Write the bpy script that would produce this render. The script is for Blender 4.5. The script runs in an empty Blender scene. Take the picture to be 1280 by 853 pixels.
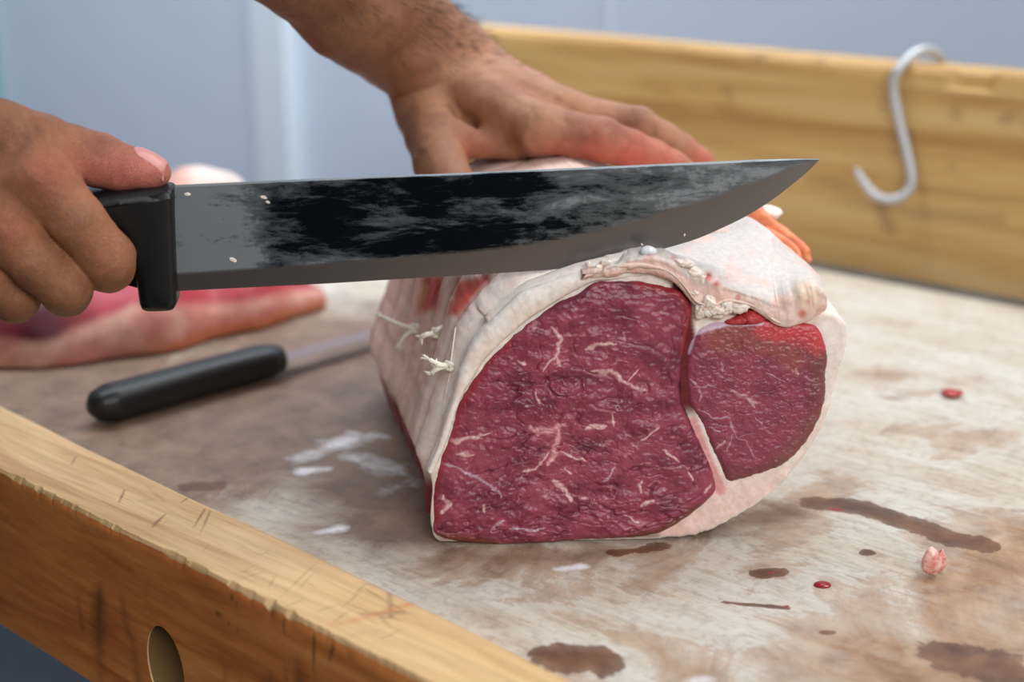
import bpy, bmesh, math, random
import numpy as np
from mathutils import Vector, Matrix
from mathutils.bvhtree import BVHTree

SC = bpy.context.scene
COL = SC.collection
# ------------------------------------------------------------------ camera, world, lights
CAM_Z = 0.32
PITCH = math.radians(18.0)
FPX = 50.0 / 36.0 * 1280
F_ = np.array([0, math.cos(PITCH), -math.sin(PITCH)])
U_ = np.array([0, math.sin(PITCH), math.cos(PITCH)])
R_ = np.array([1.0, 0, 0])
ORI = np.array([0, 0, CAM_Z])

cd = bpy.data.cameras.new('camera')
cam = bpy.data.objects.new('camera', cd)
COL.objects.link(cam)
cam.location = (0, 0, CAM_Z)
cam.rotation_euler = (math.pi / 2 - PITCH, 0, 0)
cd.lens = 50
cd.sensor_width = 36
cd.clip_start = 0.02
cd.dof.use_dof = True
cd.dof.focus_distance = 0.70
cd.dof.aperture_fstop = 4.2
SC.camera = cam

SC.view_settings.view_transform = 'Standard'
SC.view_settings.look = 'None'
SC.view_settings.gamma = 1
SC.view_settings.use_curve_mapping = False
SC.view_settings.exposure = 0.17

wd = bpy.data.worlds.new('world')
SC.world = wd
wd.use_nodes = True
wn = wd.node_tree
wn.nodes.clear()
wo = wn.nodes.new('ShaderNodeOutputWorld')
wb = wn.nodes.new('ShaderNodeBackground')
wt = wn.nodes.new('ShaderNodeTexCoord')
ws = wn.nodes.new('ShaderNodeSeparateXYZ')
wr = wn.nodes.new('ShaderNodeValToRGB')
wm = wn.nodes.new('ShaderNodeMath'); wm.operation = 'MULTIPLY_ADD'
wm.inputs[1].default_value = 0.5; wm.inputs[2].default_value = 0.5
wn.links.new(wt.outputs['Generated'], ws.inputs[0])
wn.links.new(ws.outputs['Z'], wm.inputs[0])
wn.links.new(wm.outputs[0], wr.inputs[0])
wr.color_ramp.elements[0].position = 0.35
wr.color_ramp.elements[0].color = (0.03, 0.032, 0.036, 1)
wr.color_ramp.elements[1].position = 0.85
wr.color_ramp.elements[1].color = (0.75, 0.80, 0.88, 1)
e = wr.color_ramp.elements.new(0.56); e.color = (0.055, 0.06, 0.07, 1)
wb.inputs['Strength'].default_value = 0.55
wn.links.new(wr.outputs[0], wb.inputs[0])
wn.links.new(wb.outputs[0], wo.inputs[0])


def area_light(name, loc, target, sx, sy, power, color):
    l = bpy.data.lights.new(name, 'AREA')
    l.shape = 'RECTANGLE'; l.size = sx; l.size_y = sy; l.energy = power; l.color = color
    o = bpy.data.objects.new(name, l)
    o.location = loc
    d = Vector(target) - Vector(loc)
    o.rotation_euler = d.to_track_quat('-Z', 'Y').to_euler()
    COL.objects.link(o)
    return o


area_light('unseen_area_light', (0.95, 1.05, 1.55), (0.1, 0.75, 0.05), 1.3, 0.6, 19, (1.0, 0.975, 0.94))  # overhead ceiling lamp, out of view
area_light('unseen_area_light', (0.62, -0.9, 1.05), (0.1, 0.7, 0.05), 1.0, 0.6, 19.5, (1.0, 0.985, 0.96))  # frontal fill added to light the cut face, no ceiling lamp
wl = area_light('unseen_area_light', (-0.45, 1.38, 1.85), (-0.85, 2.7, 0.25), 2.6, 0.4, 62, (0.92, 0.965, 1.0))  # unseen wash light added to brighten the back wall
wl.data.spread = math.radians(150)


# ------------------------------------------------------------------ projection helpers (place things where the photograph shows them)
def ray(px, py):
    return F_ + R_ * ((px - 640.0) / FPX) + U_ * ((426.5 - py) / FPX)


def W(px, py, y):                       # point seen at a pixel, at world distance y
    d = ray(px, py)
    return ORI + d * (y / d[1])


def G(px, py, z=0.0):                   # point seen at a pixel, at world height z
    d = ray(px, py)
    return ORI + d * ((z - CAM_Z) / d[2])


def project(P):
    q = P - ORI
    dep = q @ F_
    return 640 + FPX * (q @ R_) / dep, 426.5 - FPX * (q @ U_) / dep


# ------------------------------------------------------------------ numpy noise
def _hash(ix, iy, iz, seed):
    h = (ix * 374761393 + iy * 668265263 + iz * 2147483647 + seed * 1274126177) & 0xFFFFFFFF
    h = ((h ^ (h >> 13)) * 1274126177) & 0xFFFFFFFF
    h = h ^ (h >> 16)
    return (h & 0xFFFF) / 32767.5 - 1.0


def noise(x, y, z=0.0, seed=0):
    x = np.asarray(x, float); y = np.asarray(y, float)
    z = np.zeros_like(x) + z
    x0 = np.floor(x); y0 = np.floor(y); z0 = np.floor(z)
    fx = x - x0; fy = y - y0; fz = z - z0
    ix = x0.astype(np.int64); iy = y0.astype(np.int64); iz = z0.astype(np.int64)
    sx = fx * fx * (3 - 2 * fx); sy = fy * fy * (3 - 2 * fy); sz = fz * fz * (3 - 2 * fz)
    r = 0
    for dx in (0, 1):
        for dy in (0, 1):
            for dz in (0, 1):
                w = (sx if dx else 1 - sx) * (sy if dy else 1 - sy) * (sz if dz else 1 - sz)
                r = r + w * _hash(ix + dx, iy + dy, iz + dz, seed)
    return r


def fbm(x, y, z=0.0, seed=0, octs=4):
    a = 0; s = 1.0; t = 0
    for o in range(octs):
        a = a + s * noise(np.asarray(x) * 2 ** o, np.asarray(y) * 2 ** o, np.asarray(z) * 2 ** o, seed + o * 17)
        t += s; s *= 0.5
    return a / t


def sstep(a, b, x):
    t = np.clip((x - a) / (b - a), 0, 1)
    return t * t * (3 - 2 * t)


def seg_dist(px, py, pts):              # distance to a polyline in 2D
    d = np.full(np.shape(px), 1e9)
    for (x0, y0), (x1, y1) in zip(pts[:-1], pts[1:]):
        vx, vy = x1 - x0, y1 - y0
        L = vx * vx + vy * vy + 1e-12
        t = np.clip(((px - x0) * vx + (py - y0) * vy) / L, 0, 1)
        d = np.minimum(d, np.hypot(px - x0 - t * vx, py - y0 - t * vy))
    return d


def in_poly(px, py, poly):
    c = np.zeros(np.shape(px), bool)
    n = len(poly)
    for i in range(n):
        x0, y0 = poly[i]; x1, y1 = poly[(i + 1) % n]
        if y0 == y1:
            continue
        c ^= ((y0 > py) != (y1 > py)) & (px < (x1 - x0) * (py - y0) / (y1 - y0) + x0)
    return c


def poly_sd(px, py, poly):              # signed distance, positive inside
    d = seg_dist(px, py, list(poly) + [poly[0]])
    return np.where(in_poly(px, py, poly), d, -d)


def srgb(r, g, b):
    v = np.array([r, g, b]) / 255.0
    return np.where(v <= 0.04045, v / 12.92, ((v + 0.055) / 1.055) ** 2.4)


def mixc(a, b, m):
    return a + (b - a) * np.asarray(m)[:, None]


# ------------------------------------------------------------------ mesh and object helpers
def link(name, me, mat=None, parent=None, smooth=True):
    o = bpy.data.objects.new(name, me)
    COL.objects.link(o)
    if mat is not None:
        me.materials.append(mat)
    if smooth and len(me.polygons):
        me.polygons.foreach_set('use_smooth', [True] * len(me.polygons))
    if parent is not None:
        o.parent = parent
        o.matrix_parent_inverse = parent.matrix_basis.inverted()
    return o


def mesh_np(name, V, Fc, mat=None, parent=None, smooth=True, color=None, attrs=None):
    me = bpy.data.meshes.new(name)
    V = np.asarray(V, float)
    if isinstance(Fc, np.ndarray):
        k = Fc.shape[1]
        me.vertices.add(len(V)); me.vertices.foreach_set('co', V.ravel())
        me.loops.add(Fc.size); me.loops.foreach_set('vertex_index', Fc.ravel().astype(np.int32))
        me.polygons.add(len(Fc)); me.polygons.foreach_set('loop_start', np.arange(0, Fc.size, k, dtype=np.int32))
        me.update(calc_edges=True)
    else:
        me.from_pydata([tuple(v) for v in V], [], Fc)
        me.update()
    me.validate()
    if color is not None:
        a = me.color_attributes.new('Col', 'FLOAT_COLOR', 'POINT')
        c = np.ones((len(V), 4)); c[:, :3] = np.clip(color, 0, 1)
        a.data.foreach_set('color', c.ravel())
    for k_, v_ in (attrs or {}).items():
        a = me.attributes.new(k_, 'FLOAT', 'POINT')
        a.data.foreach_set('value', np.asarray(v_, float))
    return link(name, me, mat, parent, smooth)


def grid_faces(n, m, wrap_m=False):
    i = np.arange(n - 1)[:, None]
    j = np.arange(m if wrap_m else m - 1)[None, :]
    j2 = (j + 1) % m
    return np.stack([np.broadcast_to(i * m + j, (n - 1, j.shape[1])), np.broadcast_to(i * m + j2, (n - 1, j.shape[1])),
                     np.broadcast_to((i + 1) * m + j2, (n - 1, j.shape[1])), np.broadcast_to((i + 1) * m + j, (n - 1, j.shape[1]))], -1).reshape(-1, 4)


def empty(name, loc, label, cat, group=None):
    o = bpy.data.objects.new(name, None)
    o.location = loc
    o.empty_display_size = 0.02
    COL.objects.link(o)
    return tag(o, label, cat, group)


def tag(o, label, cat, group=None):
    o['label'] = label; o['category'] = cat
    if group:
        o['group'] = group
    return o


def struct(o):
    o['kind'] = 'structure'
    return o


def spline(pts, n, closed=False):       # Catmull-Rom resample, any dimension
    P = np.asarray(pts, float)
    m = len(P)
    segs = m if closed else m - 1
    t = np.linspace(0, segs, n, endpoint=not closed)
    i = np.minimum(t.astype(int), segs - 1)
    f = (t - i)[:, None]
    if closed:
        p0, p1, p2, p3 = P[(i - 1) % m], P[i % m], P[(i + 1) % m], P[(i + 2) % m]
    else:
        p0, p1, p2, p3 = P[np.maximum(i - 1, 0)], P[i], P[i + 1], P[np.minimum(i + 2, m - 1)]
    return 0.5 * (2 * p1 + (p2 - p0) * f + (2 * p0 - 5 * p1 + 4 * p2 - p3) * f ** 2 + (3 * p1 - p0 - 3 * p2 + p3) * f ** 3)


def tube_geo(path, rad, sides=10, closed=False, twist=0.0, lobes=0):
    P = np.asarray(path, float); n = len(P)
    rad = np.broadcast_to(np.asarray(rad, float), (n,))
    if closed:
        T = np.roll(P, -1, 0) - np.roll(P, 1, 0)
    else:
        T = np.gradient(P, axis=0)
    T /= np.linalg.norm(T, axis=1)[:, None] + 1e-12
    N = np.zeros_like(P)
    ref = np.array([0, 0, 1.0]) if abs(T[0][2]) < 0.9 else np.array([1.0, 0, 0])
    v = ref - T[0] * (ref @ T[0]); v /= np.linalg.norm(v)
    for i in range(n):
        v = v - T[i] * (v @ T[i]); v /= np.linalg.norm(v) + 1e-12
        N[i] = v
    B = np.cross(T, N)
    a = np.linspace(0, 2 * np.pi, sides, endpoint=False)[None, :] + np.arange(n)[:, None] * twist
    rr = rad[:, None] * (1 + (0.22 * np.abs(np.cos(lobes * 0.5 * (a - np.arange(n)[:, None] * twist))) if lobes else 0))
    V = P[:, None, :] + rr[..., None] * (np.cos(a)[..., None] * N[:, None, :] + np.sin(a)[..., None] * B[:, None, :])
    V = V.reshape(-1, 3)
    Fq = grid_faces(n, sides, True)
    F = [tuple(f) for f in Fq]
    if closed:
        for j in range(sides):
            F.append(((n - 1) * sides + j, (n - 1) * sides + (j + 1) % sides, (j + 1) % sides, j))
    else:
        F.append(tuple(range(sides))[::-1])
        F.append(tuple((n - 1) * sides + j for j in range(sides)))
    return V, F


class Geo:
    def __init__(self):
        self.V = []; self.F = []

    def add(self, V, F):
        b = len(self.V)
        self.V += [tuple(v) for v in V]
        self.F += [tuple(int(i) + b for i in f) for f in F]
        return self

    def tube(self, *a, **k):
        return self.add(*tube_geo(*a, **k))

    def obj(self, name, mat, parent=None, smooth=True):
        return mesh_np(name, self.V, self.F, mat, parent, smooth)


def modifier_bevel(o, w, seg=3):
    m = o.modifiers.new('bevel', 'BEVEL'); m.width = w; m.segments = seg; m.limit_method = 'ANGLE'
    return o


# ------------------------------------------------------------------ material helpers
class M:
    def __init__(self, name):
        self.m = bpy.data.materials.new(name); self.m.use_nodes = True
        self.nt = self.m.node_tree; self.nt.nodes.clear()
        self.out = self.n('ShaderNodeOutputMaterial'); self.b = self.n('ShaderNodeBsdfPrincipled')
        self.l(self.b.outputs[0], self.out.inputs[0])

    def n(self, t, **k):
        x = self.nt.nodes.new(t)
        for a, v in k.items():
            if a == 'inp':
                for i, w in v.items():
                    x.inputs[i].default_value = w
            else:
                setattr(x, a, v)
        return x

    def l(self, a, b):
        self.nt.links.new(a, b)

    def s(self, **k):
        for a, v in k.items():
            i = self.b.inputs[a.replace('_', ' ')]
            if hasattr(v, 'links') or isinstance(v, bpy.types.NodeSocket):
                self.l(v, i)
            else:
                i.default_value = tuple(v) + (1,) if isinstance(v, tuple) and len(v) == 3 and i.type == 'RGBA' else v
        return self

    def coord(self, scale=(1, 1, 1), rotz=0.0, kind='Object'):
        c = self.n('ShaderNodeTexCoord'); mp = self.n('ShaderNodeMapping')
        mp.inputs['Scale'].default_value = scale
        mp.inputs['Rotation'].default_value = (0, 0, rotz)
        self.l(c.outputs[kind], mp.inputs[0])
        return mp.outputs[0]

    def noise(self, vec, scale, detail=4, rough=0.55, dist=0.0):
        x = self.n('ShaderNodeTexNoise', inp={'Scale': scale, 'Detail': detail, 'Roughness': rough, 'Distortion': dist})
        self.l(vec, x.inputs['Vector'])
        return x.outputs['Fac']

    def ramp(self, fac, stops):
        r = self.n('ShaderNodeValToRGB')
        while len(r.color_ramp.elements) < len(stops):
            r.color_ramp.elements.new(0.5)
        for e_, (p, c) in zip(r.color_ramp.elements, stops):
            e_.position = p
            e_.color = tuple(c) + (1,) if not np.isscalar(c) else (c, c, c, 1)
        self.l(fac, r.inputs[0])
        return r.outputs[0]

    def mix(self, a, b, fac, mode='MIX'):
        x = self.n('ShaderNodeMix', data_type='RGBA', blend_type=mode)
        for s_, v in ((x.inputs[6], a), (x.inputs[7], b)):
            if isinstance(v, bpy.types.NodeSocket):
                self.l(v, s_)
            else:
                s_.default_value = tuple(v) + (1,)
        if isinstance(fac, bpy.types.NodeSocket):
            self.l(fac, x.inputs[0])
        else:
            x.inputs[0].default_value = fac
        return x.outputs[2]

    def math(self, op, a, b=0.0, c=None, clamp=False):
        x = self.n('ShaderNodeMath', operation=op); x.use_clamp = clamp
        for i, v in enumerate((a, b) if c is None else (a, b, c)):
            if isinstance(v, bpy.types.NodeSocket):
                self.l(v, x.inputs[i])
            else:
                x.inputs[i].default_value = v
        return x.outputs[0]

    def attr(self, name, out='Fac'):
        return self.n('ShaderNodeAttribute', attribute_name=name).outputs[out]

    def bump(self, h, strength=0.3, dist=0.001, normal=None):
        x = self.n('ShaderNodeBump', inp={'Strength': strength, 'Distance': dist})
        self.l(h, x.inputs['Height'])
        if normal is not None:
            self.l(normal, x.inputs['Normal'])
        self.l(x.outputs[0], self.b.inputs['Normal'])
        return x.outputs[0]


def L(*c):
    return tuple(srgb(*c))


# ------------------------------------------------------------------ table frame: axis runs back-left, normal runs back-right
TA = math.radians(50.0)
AX = np.array([-math.sin(TA), math.cos(TA), 0.0])
NX = np.array([math.cos(TA), math.sin(TA), 0.0])
ROTZ = math.atan2(AX[1], AX[0])


def TP(s, n, z=0.0):
    return AX * s + NX * n + np.array([0, 0, z])


RIM_Z = 0.022
n_in = float(np.mean([G(0, 505, RIM_Z) @ NX, G(300, 648, RIM_Z) @ NX, G(700, 839, RIM_Z) @ NX]))
n_out = float(np.mean([G(0, 587, RIM_Z) @ NX, G(300, 737, RIM_Z) @ NX, G(500, 838, RIM_Z) @ NX]))
n_board = float(np.mean([G(1280, 364) @ NX, G(1020, 320) @ NX]))
n_gutter = float(np.mean([G(1280, 392) @ NX, G(1040, 334) @ NX]))
END_S = 1.075
# ------------------------------------------------------------------ room shell
def plane_mesh(name, pts, mat):
    return struct(mesh_np(name, pts, [tuple(range(len(pts)))], mat, None, False))


m = M('wall_paint')
v = m.coord()
c = m.ramp(m.noise(v, 1.6, 3), [(0.3, L(178, 189, 207)), (0.7, L(188, 198, 213))])
m.s(Base_Color=c, Roughness=0.45)
MAT_WALL = m.m
m = M('white_trim'); m.s(Base_Color=L(198, 208, 218), Roughness=0.4); MAT_TRIM = m.m
m = M('panel_joint'); m.s(Base_Color=L(196, 204, 212), Roughness=0.5); MAT_JOINT = m.m
m = M('green_trim'); m.s(Base_Color=L(96, 150, 150), Roughness=0.5); MAT_GREEN = m.m
m = M('dark_floor')
v = m.coord()
c = m.ramp(m.noise(v, 9, 4), [(0.35, L(22, 27, 36)), (0.7, L(36, 42, 54))])
m.s(Base_Color=c, Roughness=0.5)
MAT_FLOOR = m.m
FLOOR = -0.88
WN = 1.62                                   # back wall, parallel to the table
g = Geo()
a, b_ = TP(-1.2, WN), TP(4.2, WN)
for p, q in ((a, b_),):
    o_ = NX * 0.1
    vs = [p + [0, 0, FLOOR], q + [0, 0, FLOOR], q + [0, 0, 1.9], p + [0, 0, 1.9]]
    vs = vs + [x + o_ for x in vs]
    g.add(vs, [(0, 1, 2, 3), (7, 6, 5, 4), (0, 4, 5, 1), (1, 5, 6, 2), (2, 6, 7, 3), (3, 7, 4, 0)])
struct(g.obj('wall_back', MAT_WALL, smooth=False))
fl = [TP(-1.5, -1.6, FLOOR), TP(4.2, -1.6, FLOOR), TP(4.2, WN, FLOOR), TP(-1.5, WN, FLOOR)]
vs = fl + [np.array(p) - [0, 0, 0.1] for p in fl]
struct(mesh_np('floor', vs, [(3, 2, 1, 0), (4, 5, 6, 7), (0, 1, 5, 4), (1, 2, 6, 5), (2, 3, 7, 6), (3, 0, 4, 7)], MAT_FLOOR, None, False))


def on_wall(px, py=150):
    d = ray(px, py)
    return ORI + d * (WN / (d @ NX))


def wall_strip(name, px0, px1, thick, mat):
    s0 = on_wall(px0) @ AX; s1 = on_wall(px1) @ AX
    g_ = Geo()
    vs_ = []
    for n_ in (WN - thick, WN + 0.002):
        for s_, z_ in ((s0, FLOOR), (s1, FLOOR), (s1, 1.9), (s0, 1.9)):
            vs_.append(TP(s_, n_, z_))
    g_.add(vs_, [(0, 1, 2, 3), (7, 6, 5, 4), (0, 4, 5, 1), (1, 5, 6, 2), (2, 6, 7, 3), (3, 7, 4, 0)])
    o = g_.obj(name, mat, smooth=False)
    modifier_bevel(o, 0.006)
    return struct(o)


wall_strip('trim_1', 333, 378, 0.03, MAT_TRIM)
wall_strip('trim_2', 758, 762, 0.006, MAT_JOINT)
wall_strip('trim_3', -60, 6, 0.05, MAT_GREEN)

# ------------------------------------------------------------------ table: steel counter, worktop, front rim, back rail
m = M('counter_steel'); v = m.coord()
m.s(Base_Color=m.ramp(m.noise(v, 30, 4), [(0.3, L(112, 114, 118)), (0.7, L(140, 142, 145))]), Metallic=0.6, Roughness=0.45)
MAT_STEEL = m.m


def box_sn(s0, s1, n0, n1, z0, z1):
    vs_ = [TP(s, n, z) for z in (z0, z1) for s, n in ((s0, n0), (s1, n0), (s1, n1), (s0, n1))]
    return vs_, [(0, 1, 2, 3), (7, 6, 5, 4), (0, 4, 5, 1), (1, 5, 6, 2), (2, 6, 7, 3), (3, 7, 4, 0)]


S0 = -0.45
counter = empty('counter_stand', TP(0.3, 0.75, FLOOR), 'grey steel counter carrying the wooden worktop, seen as a strip before the back board', 'counter')
o = Geo().add(*box_sn(S0, END_S, n_out + 0.11, n_board + 0.055, -0.075, -0.0458)).obj('counter_top', MAT_STEEL, counter, False)
modifier_bevel(o, 0.004)
for s_ in (S0 + 0.05, END_S - 0.05):
    for n_ in (n_out + 0.14, n_board - 0.02):
        o = Geo().add(*box_sn(s_ - 0.02, s_ + 0.02, n_ - 0.02, n_ + 0.02, FLOOR, -0.075)).obj('leg', MAT_STEEL, counter, False)
        modifier_bevel(o, 0.003)
o = Geo().add(*box_sn(S0, END_S, n_gutter + 0.001, n_board + 0.055, -0.0455, -0.0062)).obj('rear_channel', MAT_STEEL, counter, False)
modifier_bevel(o, 0.003)

# worktop material: weathered wood, stains come in as vertex fields and get crisp broken edges here
m = M('worktop_wood')
vg = m.coord((1, 1, 1), -ROTZ)
mp = m.n('ShaderNodeMapping'); mp.inputs['Scale'].default_value = (6, 26, 10); m.l(vg, mp.inputs[0]); vs1 = mp.outputs[0]
mp = m.n('ShaderNodeMapping'); mp.inputs['Scale'].default_value = (20, 190, 60); m.l(vg, mp.inputs[0]); vs2 = mp.outputs[0]
n_big = m.noise(vs1, 1.4, 6, 0.6, 0.6)
n_fine = m.noise(vs2, 1.0, 5, 0.65, 0.3)
n_iso = m.noise(vg, 42, 8, 0.62, 0.4)
n_iso2 = m.noise(vg, 160, 6, 0.6)
n_mid = m.noise(vg, 13, 9, 0.66, 1.2)
n_mix = m.math('ADD', m.math('MULTIPLY', n_big, 0.45), m.math('MULTIPLY', n_mid, 0.55))
base = m.ramp(n_mix, [(0.30, L(164, 140, 116)), (0.42, L(192, 181, 165)), (0.52, L(200, 194, 184)), (0.66, L(210, 206, 199)), (0.8, L(188, 176, 157))])
fine = m.ramp(n_fine, [(0.3, L(206, 194, 180)), (0.55, L(255, 255, 255)), (0.8, L(240, 237, 232))])
base = m.mix(base, fine, 0.55, 'MULTIPLY')
grit = m.ramp(n_iso2, [(0.36, L(176, 158, 140)), (0.5, L(255, 255, 255))])
base = m.mix(base, grit, 0.28, 'MULTIPLY')
# tan wear
tan_f = m.math('ADD', m.attr('tan'), m.math('MULTIPLY', m.math('SUBTRACT', n_mid, 0.5), 2.6))
tan_f = m.math('ADD', tan_f, m.math('MULTIPLY', m.math('SUBTRACT', n_fine, 0.5), 0.9))
tan_m = m.ramp(tan_f, [(0.34, 0.0), (0.46, 0.45), (0.62, 0.6), (1.0, 0.95)])
tan_c = m.mix(L(172, 138, 106), L(128, 88, 56), m.ramp(n_iso, [(0.35, 0.0), (0.65, 1.0)]))
base = m.mix(base, tan_c, tan_m)
# grey-brown dampness, with the shade on the left painted into the colour
damp_shade_f = m.math('ADD', m.attr('damp_shade'), m.math('MULTIPLY', m.math('SUBTRACT', n_mid, 0.5), 1.7))
damp_shade_m = m.ramp(damp_shade_f, [(0.22, 0.0), (0.7, 0.92)])
base = m.mix(base, m.mix(L(138, 110, 90), L(92, 68, 54), m.ramp(n_iso, [(0.3, 0.0), (0.7, 1.0)])), damp_shade_m)
# dark stains with hard edges
st_f = m.math('ADD', m.attr('stain'), m.math('MULTIPLY', m.math('SUBTRACT', n_iso, 0.5), 0.85))
st_f = m.math('ADD', st_f, m.math('MULTIPLY', m.math('SUBTRACT', n_iso2, 0.5), 0.4))
st_m = m.ramp(st_f, [(0.43, 0.0), (0.50, 0.85), (0.8, 0.97)])
base = m.mix(base, m.mix(L(118, 78, 48), L(74, 42, 26), m.ramp(n_iso, [(0.35, 0.0), (0.65, 1.0)])), st_m)
# white fat smears
wh_f = m.math('ADD', m.attr('smear'), m.math('MULTIPLY', m.math('SUBTRACT', n_iso, 0.5), 1.7))
wh_m = m.ramp(wh_f, [(0.45, 0.0), (0.75, 0.55), (1.1, 1.0)])
base = m.mix(base, L(226, 222, 226), wh_m)
# blood
bl_f = m.math('ADD', m.attr('blood'), m.math('MULTIPLY', m.math('SUBTRACT', n_iso2, 0.5), 1.0))
base = m.mix(base, L(138, 36, 34), m.ramp(bl_f, [(0.5, 0.0), (0.62, 0.9)]))
# knife scratches
def scratches(m, vec, rot, sx, sy, seed):
    mp_ = m.n('ShaderNodeMapping'); mp_.inputs['Scale'].default_value = (sx, sy, 1); mp_.inputs['Rotation'].default_value = (0, 0, rot); mp_.inputs['Location'].default_value = (seed, seed * 2, 0)
    m.l(vec, mp_.inputs[0])
    vo = m.n('ShaderNodeTexVoronoi', feature='DISTANCE_TO_EDGE', inp={'Scale': 1.0})
    m.l(mp_.outputs[0], vo.inputs['Vector'])
    return m.ramp(vo.outputs['Distance'], [(0.0, 1.0), (0.03, 0.0)])
sc = m.math('MAXIMUM', scratches(m, vg, 0.5, 7, 60, 3), scratches(m, vg, -0.9, 9, 55, 11))
sc = m.math('MULTIPLY', sc, m.ramp(n_iso, [(0.5, 0.0), (0.7, 0.4)]))
base = m.mix(base, L(110, 84, 64), sc)
m.s(Base_Color=base, Roughness=m.ramp(st_m, [(0, 0.62), (1, 0.45)]))
hh = m.math('ADD', m.math('MULTIPLY', n_fine, 0.6), m.math('MULTIPLY', n_iso, 0.6))
m.bump(m.math('SUBTRACT', hh, sc), 0.35, 0.0012)
MAT_TOP = m.m

# worktop mesh with stain fields traced on the board
ns, nn = 600, 330
n0w = n_in - 0.012
ss = np.linspace(S0, END_S, ns); nv = np.linspace(n0w, n_gutter, nn)
SS, NN = np.meshgrid(ss, nv, indexing='ij')
_pa, _pb = G(0, 505, RIM_Z), G(700, 839, RIM_Z)
nfr = np.array([(_pa + (_pb - _pa) * ((s_ - _pa @ AX) / (_pb @ AX - _pa @ AX))) @ NX for s_ in ss]) + 0.0004
NN = nfr[:, None] + (n_gutter - nfr[:, None]) * np.linspace(0, 1, nn)[None, :]
P = AX * SS[..., None] + NX * NN[..., None]
P = P.reshape(-1, 3)
PX, PY = P[:, 0], P[:, 1]


def gp(*pts):
    return [tuple(G(*p)[:2]) for p in pts]


def blob(pts, r0, amp=1.0):              # soft field around a traced stroke on the board, radius in metres
    return amp * np.clip(1.0 - seg_dist(PX, PY, gp(*pts)) / (2 * r0), 0, 1)


stain = np.maximum.reduce([
    blob([(1020, 628), (1075, 634), (1130, 652), (1190, 672), (1232, 681)], 0.0085),
    blob([(700, 823), (742, 824)], 0.012),
    blob([(950, 717), (976, 714)], 0.0045),
    blob([(240, 607), (268, 607)], 0.007),
    blob([(770, 690), (830, 682)], 0.005, 0.75),
    blob([(1180, 820), (1260, 835)], 0.014, 0.85),
    blob([(905, 752), (985, 760)], 0.002, 0.7), blob([(1085, 690), (1082, 692)], 0.003),
    blob([(1030, 790), (1040, 790)], 0.003, 0.8),
])
tan = np.maximum.reduce([
    blob([(560, 700), (700, 695), (820, 690)], 0.020, 0.85), blob([(690, 740), (800, 730)], 0.016, 0.55),
    blob([(1190, 760), (1260, 700), (1300, 690)], 0.035, 1.05), blob([(1150, 850), (1300, 800)], 0.04, 1.1),
    blob([(1060, 530), (1150, 540), (1280, 560)], 0.02, 0.45), blob([(1060, 465), (1200, 475)], 0.02, 0.5),
    blob([(700, 770), (800, 800), (870, 850)], 0.010, 0.6), blob([(560, 660), (470, 640)], 0.02, 0.5),
    blob([(960, 690), (1010, 660)], 0.02, 0.5), blob([(740, 850), (600, 770)], 0.02, 0.35),
    blob([(1040, 600), (1000, 640)], 0.015, 0.55), blob([(820, 720), (840, 700)], 0.01, 0.75)])
damp_shade = np.maximum.reduce([  # dampness and left-side shade painted as one field
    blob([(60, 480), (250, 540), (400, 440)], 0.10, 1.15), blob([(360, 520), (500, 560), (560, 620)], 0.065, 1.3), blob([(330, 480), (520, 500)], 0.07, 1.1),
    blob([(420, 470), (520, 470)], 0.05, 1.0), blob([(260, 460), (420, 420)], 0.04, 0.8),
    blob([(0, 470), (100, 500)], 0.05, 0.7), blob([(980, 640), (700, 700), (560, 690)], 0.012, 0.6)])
smear = np.maximum.reduce([
    blob([(382, 588), (408, 586)], 0.006, 1.25), blob([(380, 570), (420, 556), (455, 545)], 0.013, 0.85),
    blob([(430, 570), (490, 590)], 0.015, 0.7), blob([(400, 665), (425, 660)], 0.005, 1.0), blob([(480, 610), (530, 600)], 0.012, 0.55),
    blob([(440, 540), (470, 545)], 0.008, 0.75), blob([(482, 547), (486, 547)], 0.004, 0.9),
    blob([(696, 711), (728, 708)], 0.0035, 1.15), blob([(868, 850), (880, 848)], 0.005, 0.9)])
blood = np.maximum.reduce([blob([(1040, 636), (1050, 637)], 0.003, 0.8), blob([(958, 717), (970, 714)], 0.002, 0.8),
                           blob([(982, 759), (986, 759)], 0.003, 0.7), blob([(440, 772), (520, 756)], 0.001, 0.3)])
V = P.copy()
V[:, 2] = 0.00045 * fbm(SS.ravel() * 22, NN.ravel() * 55, 0, 5, 4) - 0.0004
Fq = grid_faces(ns, nn)
V2 = np.concatenate([V, [TP(S0, nfr[0], -0.045), TP(END_S, nfr[-1], -0.045), TP(END_S, n_gutter, -0.045), TP(S0, n_gutter, -0.045)]])
k0 = ns * nn
rows = [tuple(f) for f in Fq[:, ::-1]]
e1 = [i * nn for i in range(ns)]; e2 = [(ns - 1) * nn + j for j in range(nn)]
e3 = [i * nn + nn - 1 for i in range(ns)]; e4 = list(range(nn))
rows += [tuple([k0] + [k0 + 1] + e1[::-1]), tuple([k0 + 1, k0 + 2] + e2[::-1]), tuple([k0 + 2, k0 + 3] + e3), tuple([k0 + 3, k0] + e4),
         (k0 + 3, k0 + 2, k0 + 1, k0)]
pad = lambda a_: np.concatenate([a_, np.zeros(4)])
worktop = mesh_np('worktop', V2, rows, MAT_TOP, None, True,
                  attrs={'stain': pad(stain), 'tan': pad(tan), 'damp_shade': pad(damp_shade), 'smear': pad(smear), 'blood': pad(blood)})
tag(worktop, 'weathered cream wooden butcher worktop with brown stains under the beef roast', 'worktop')


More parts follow.
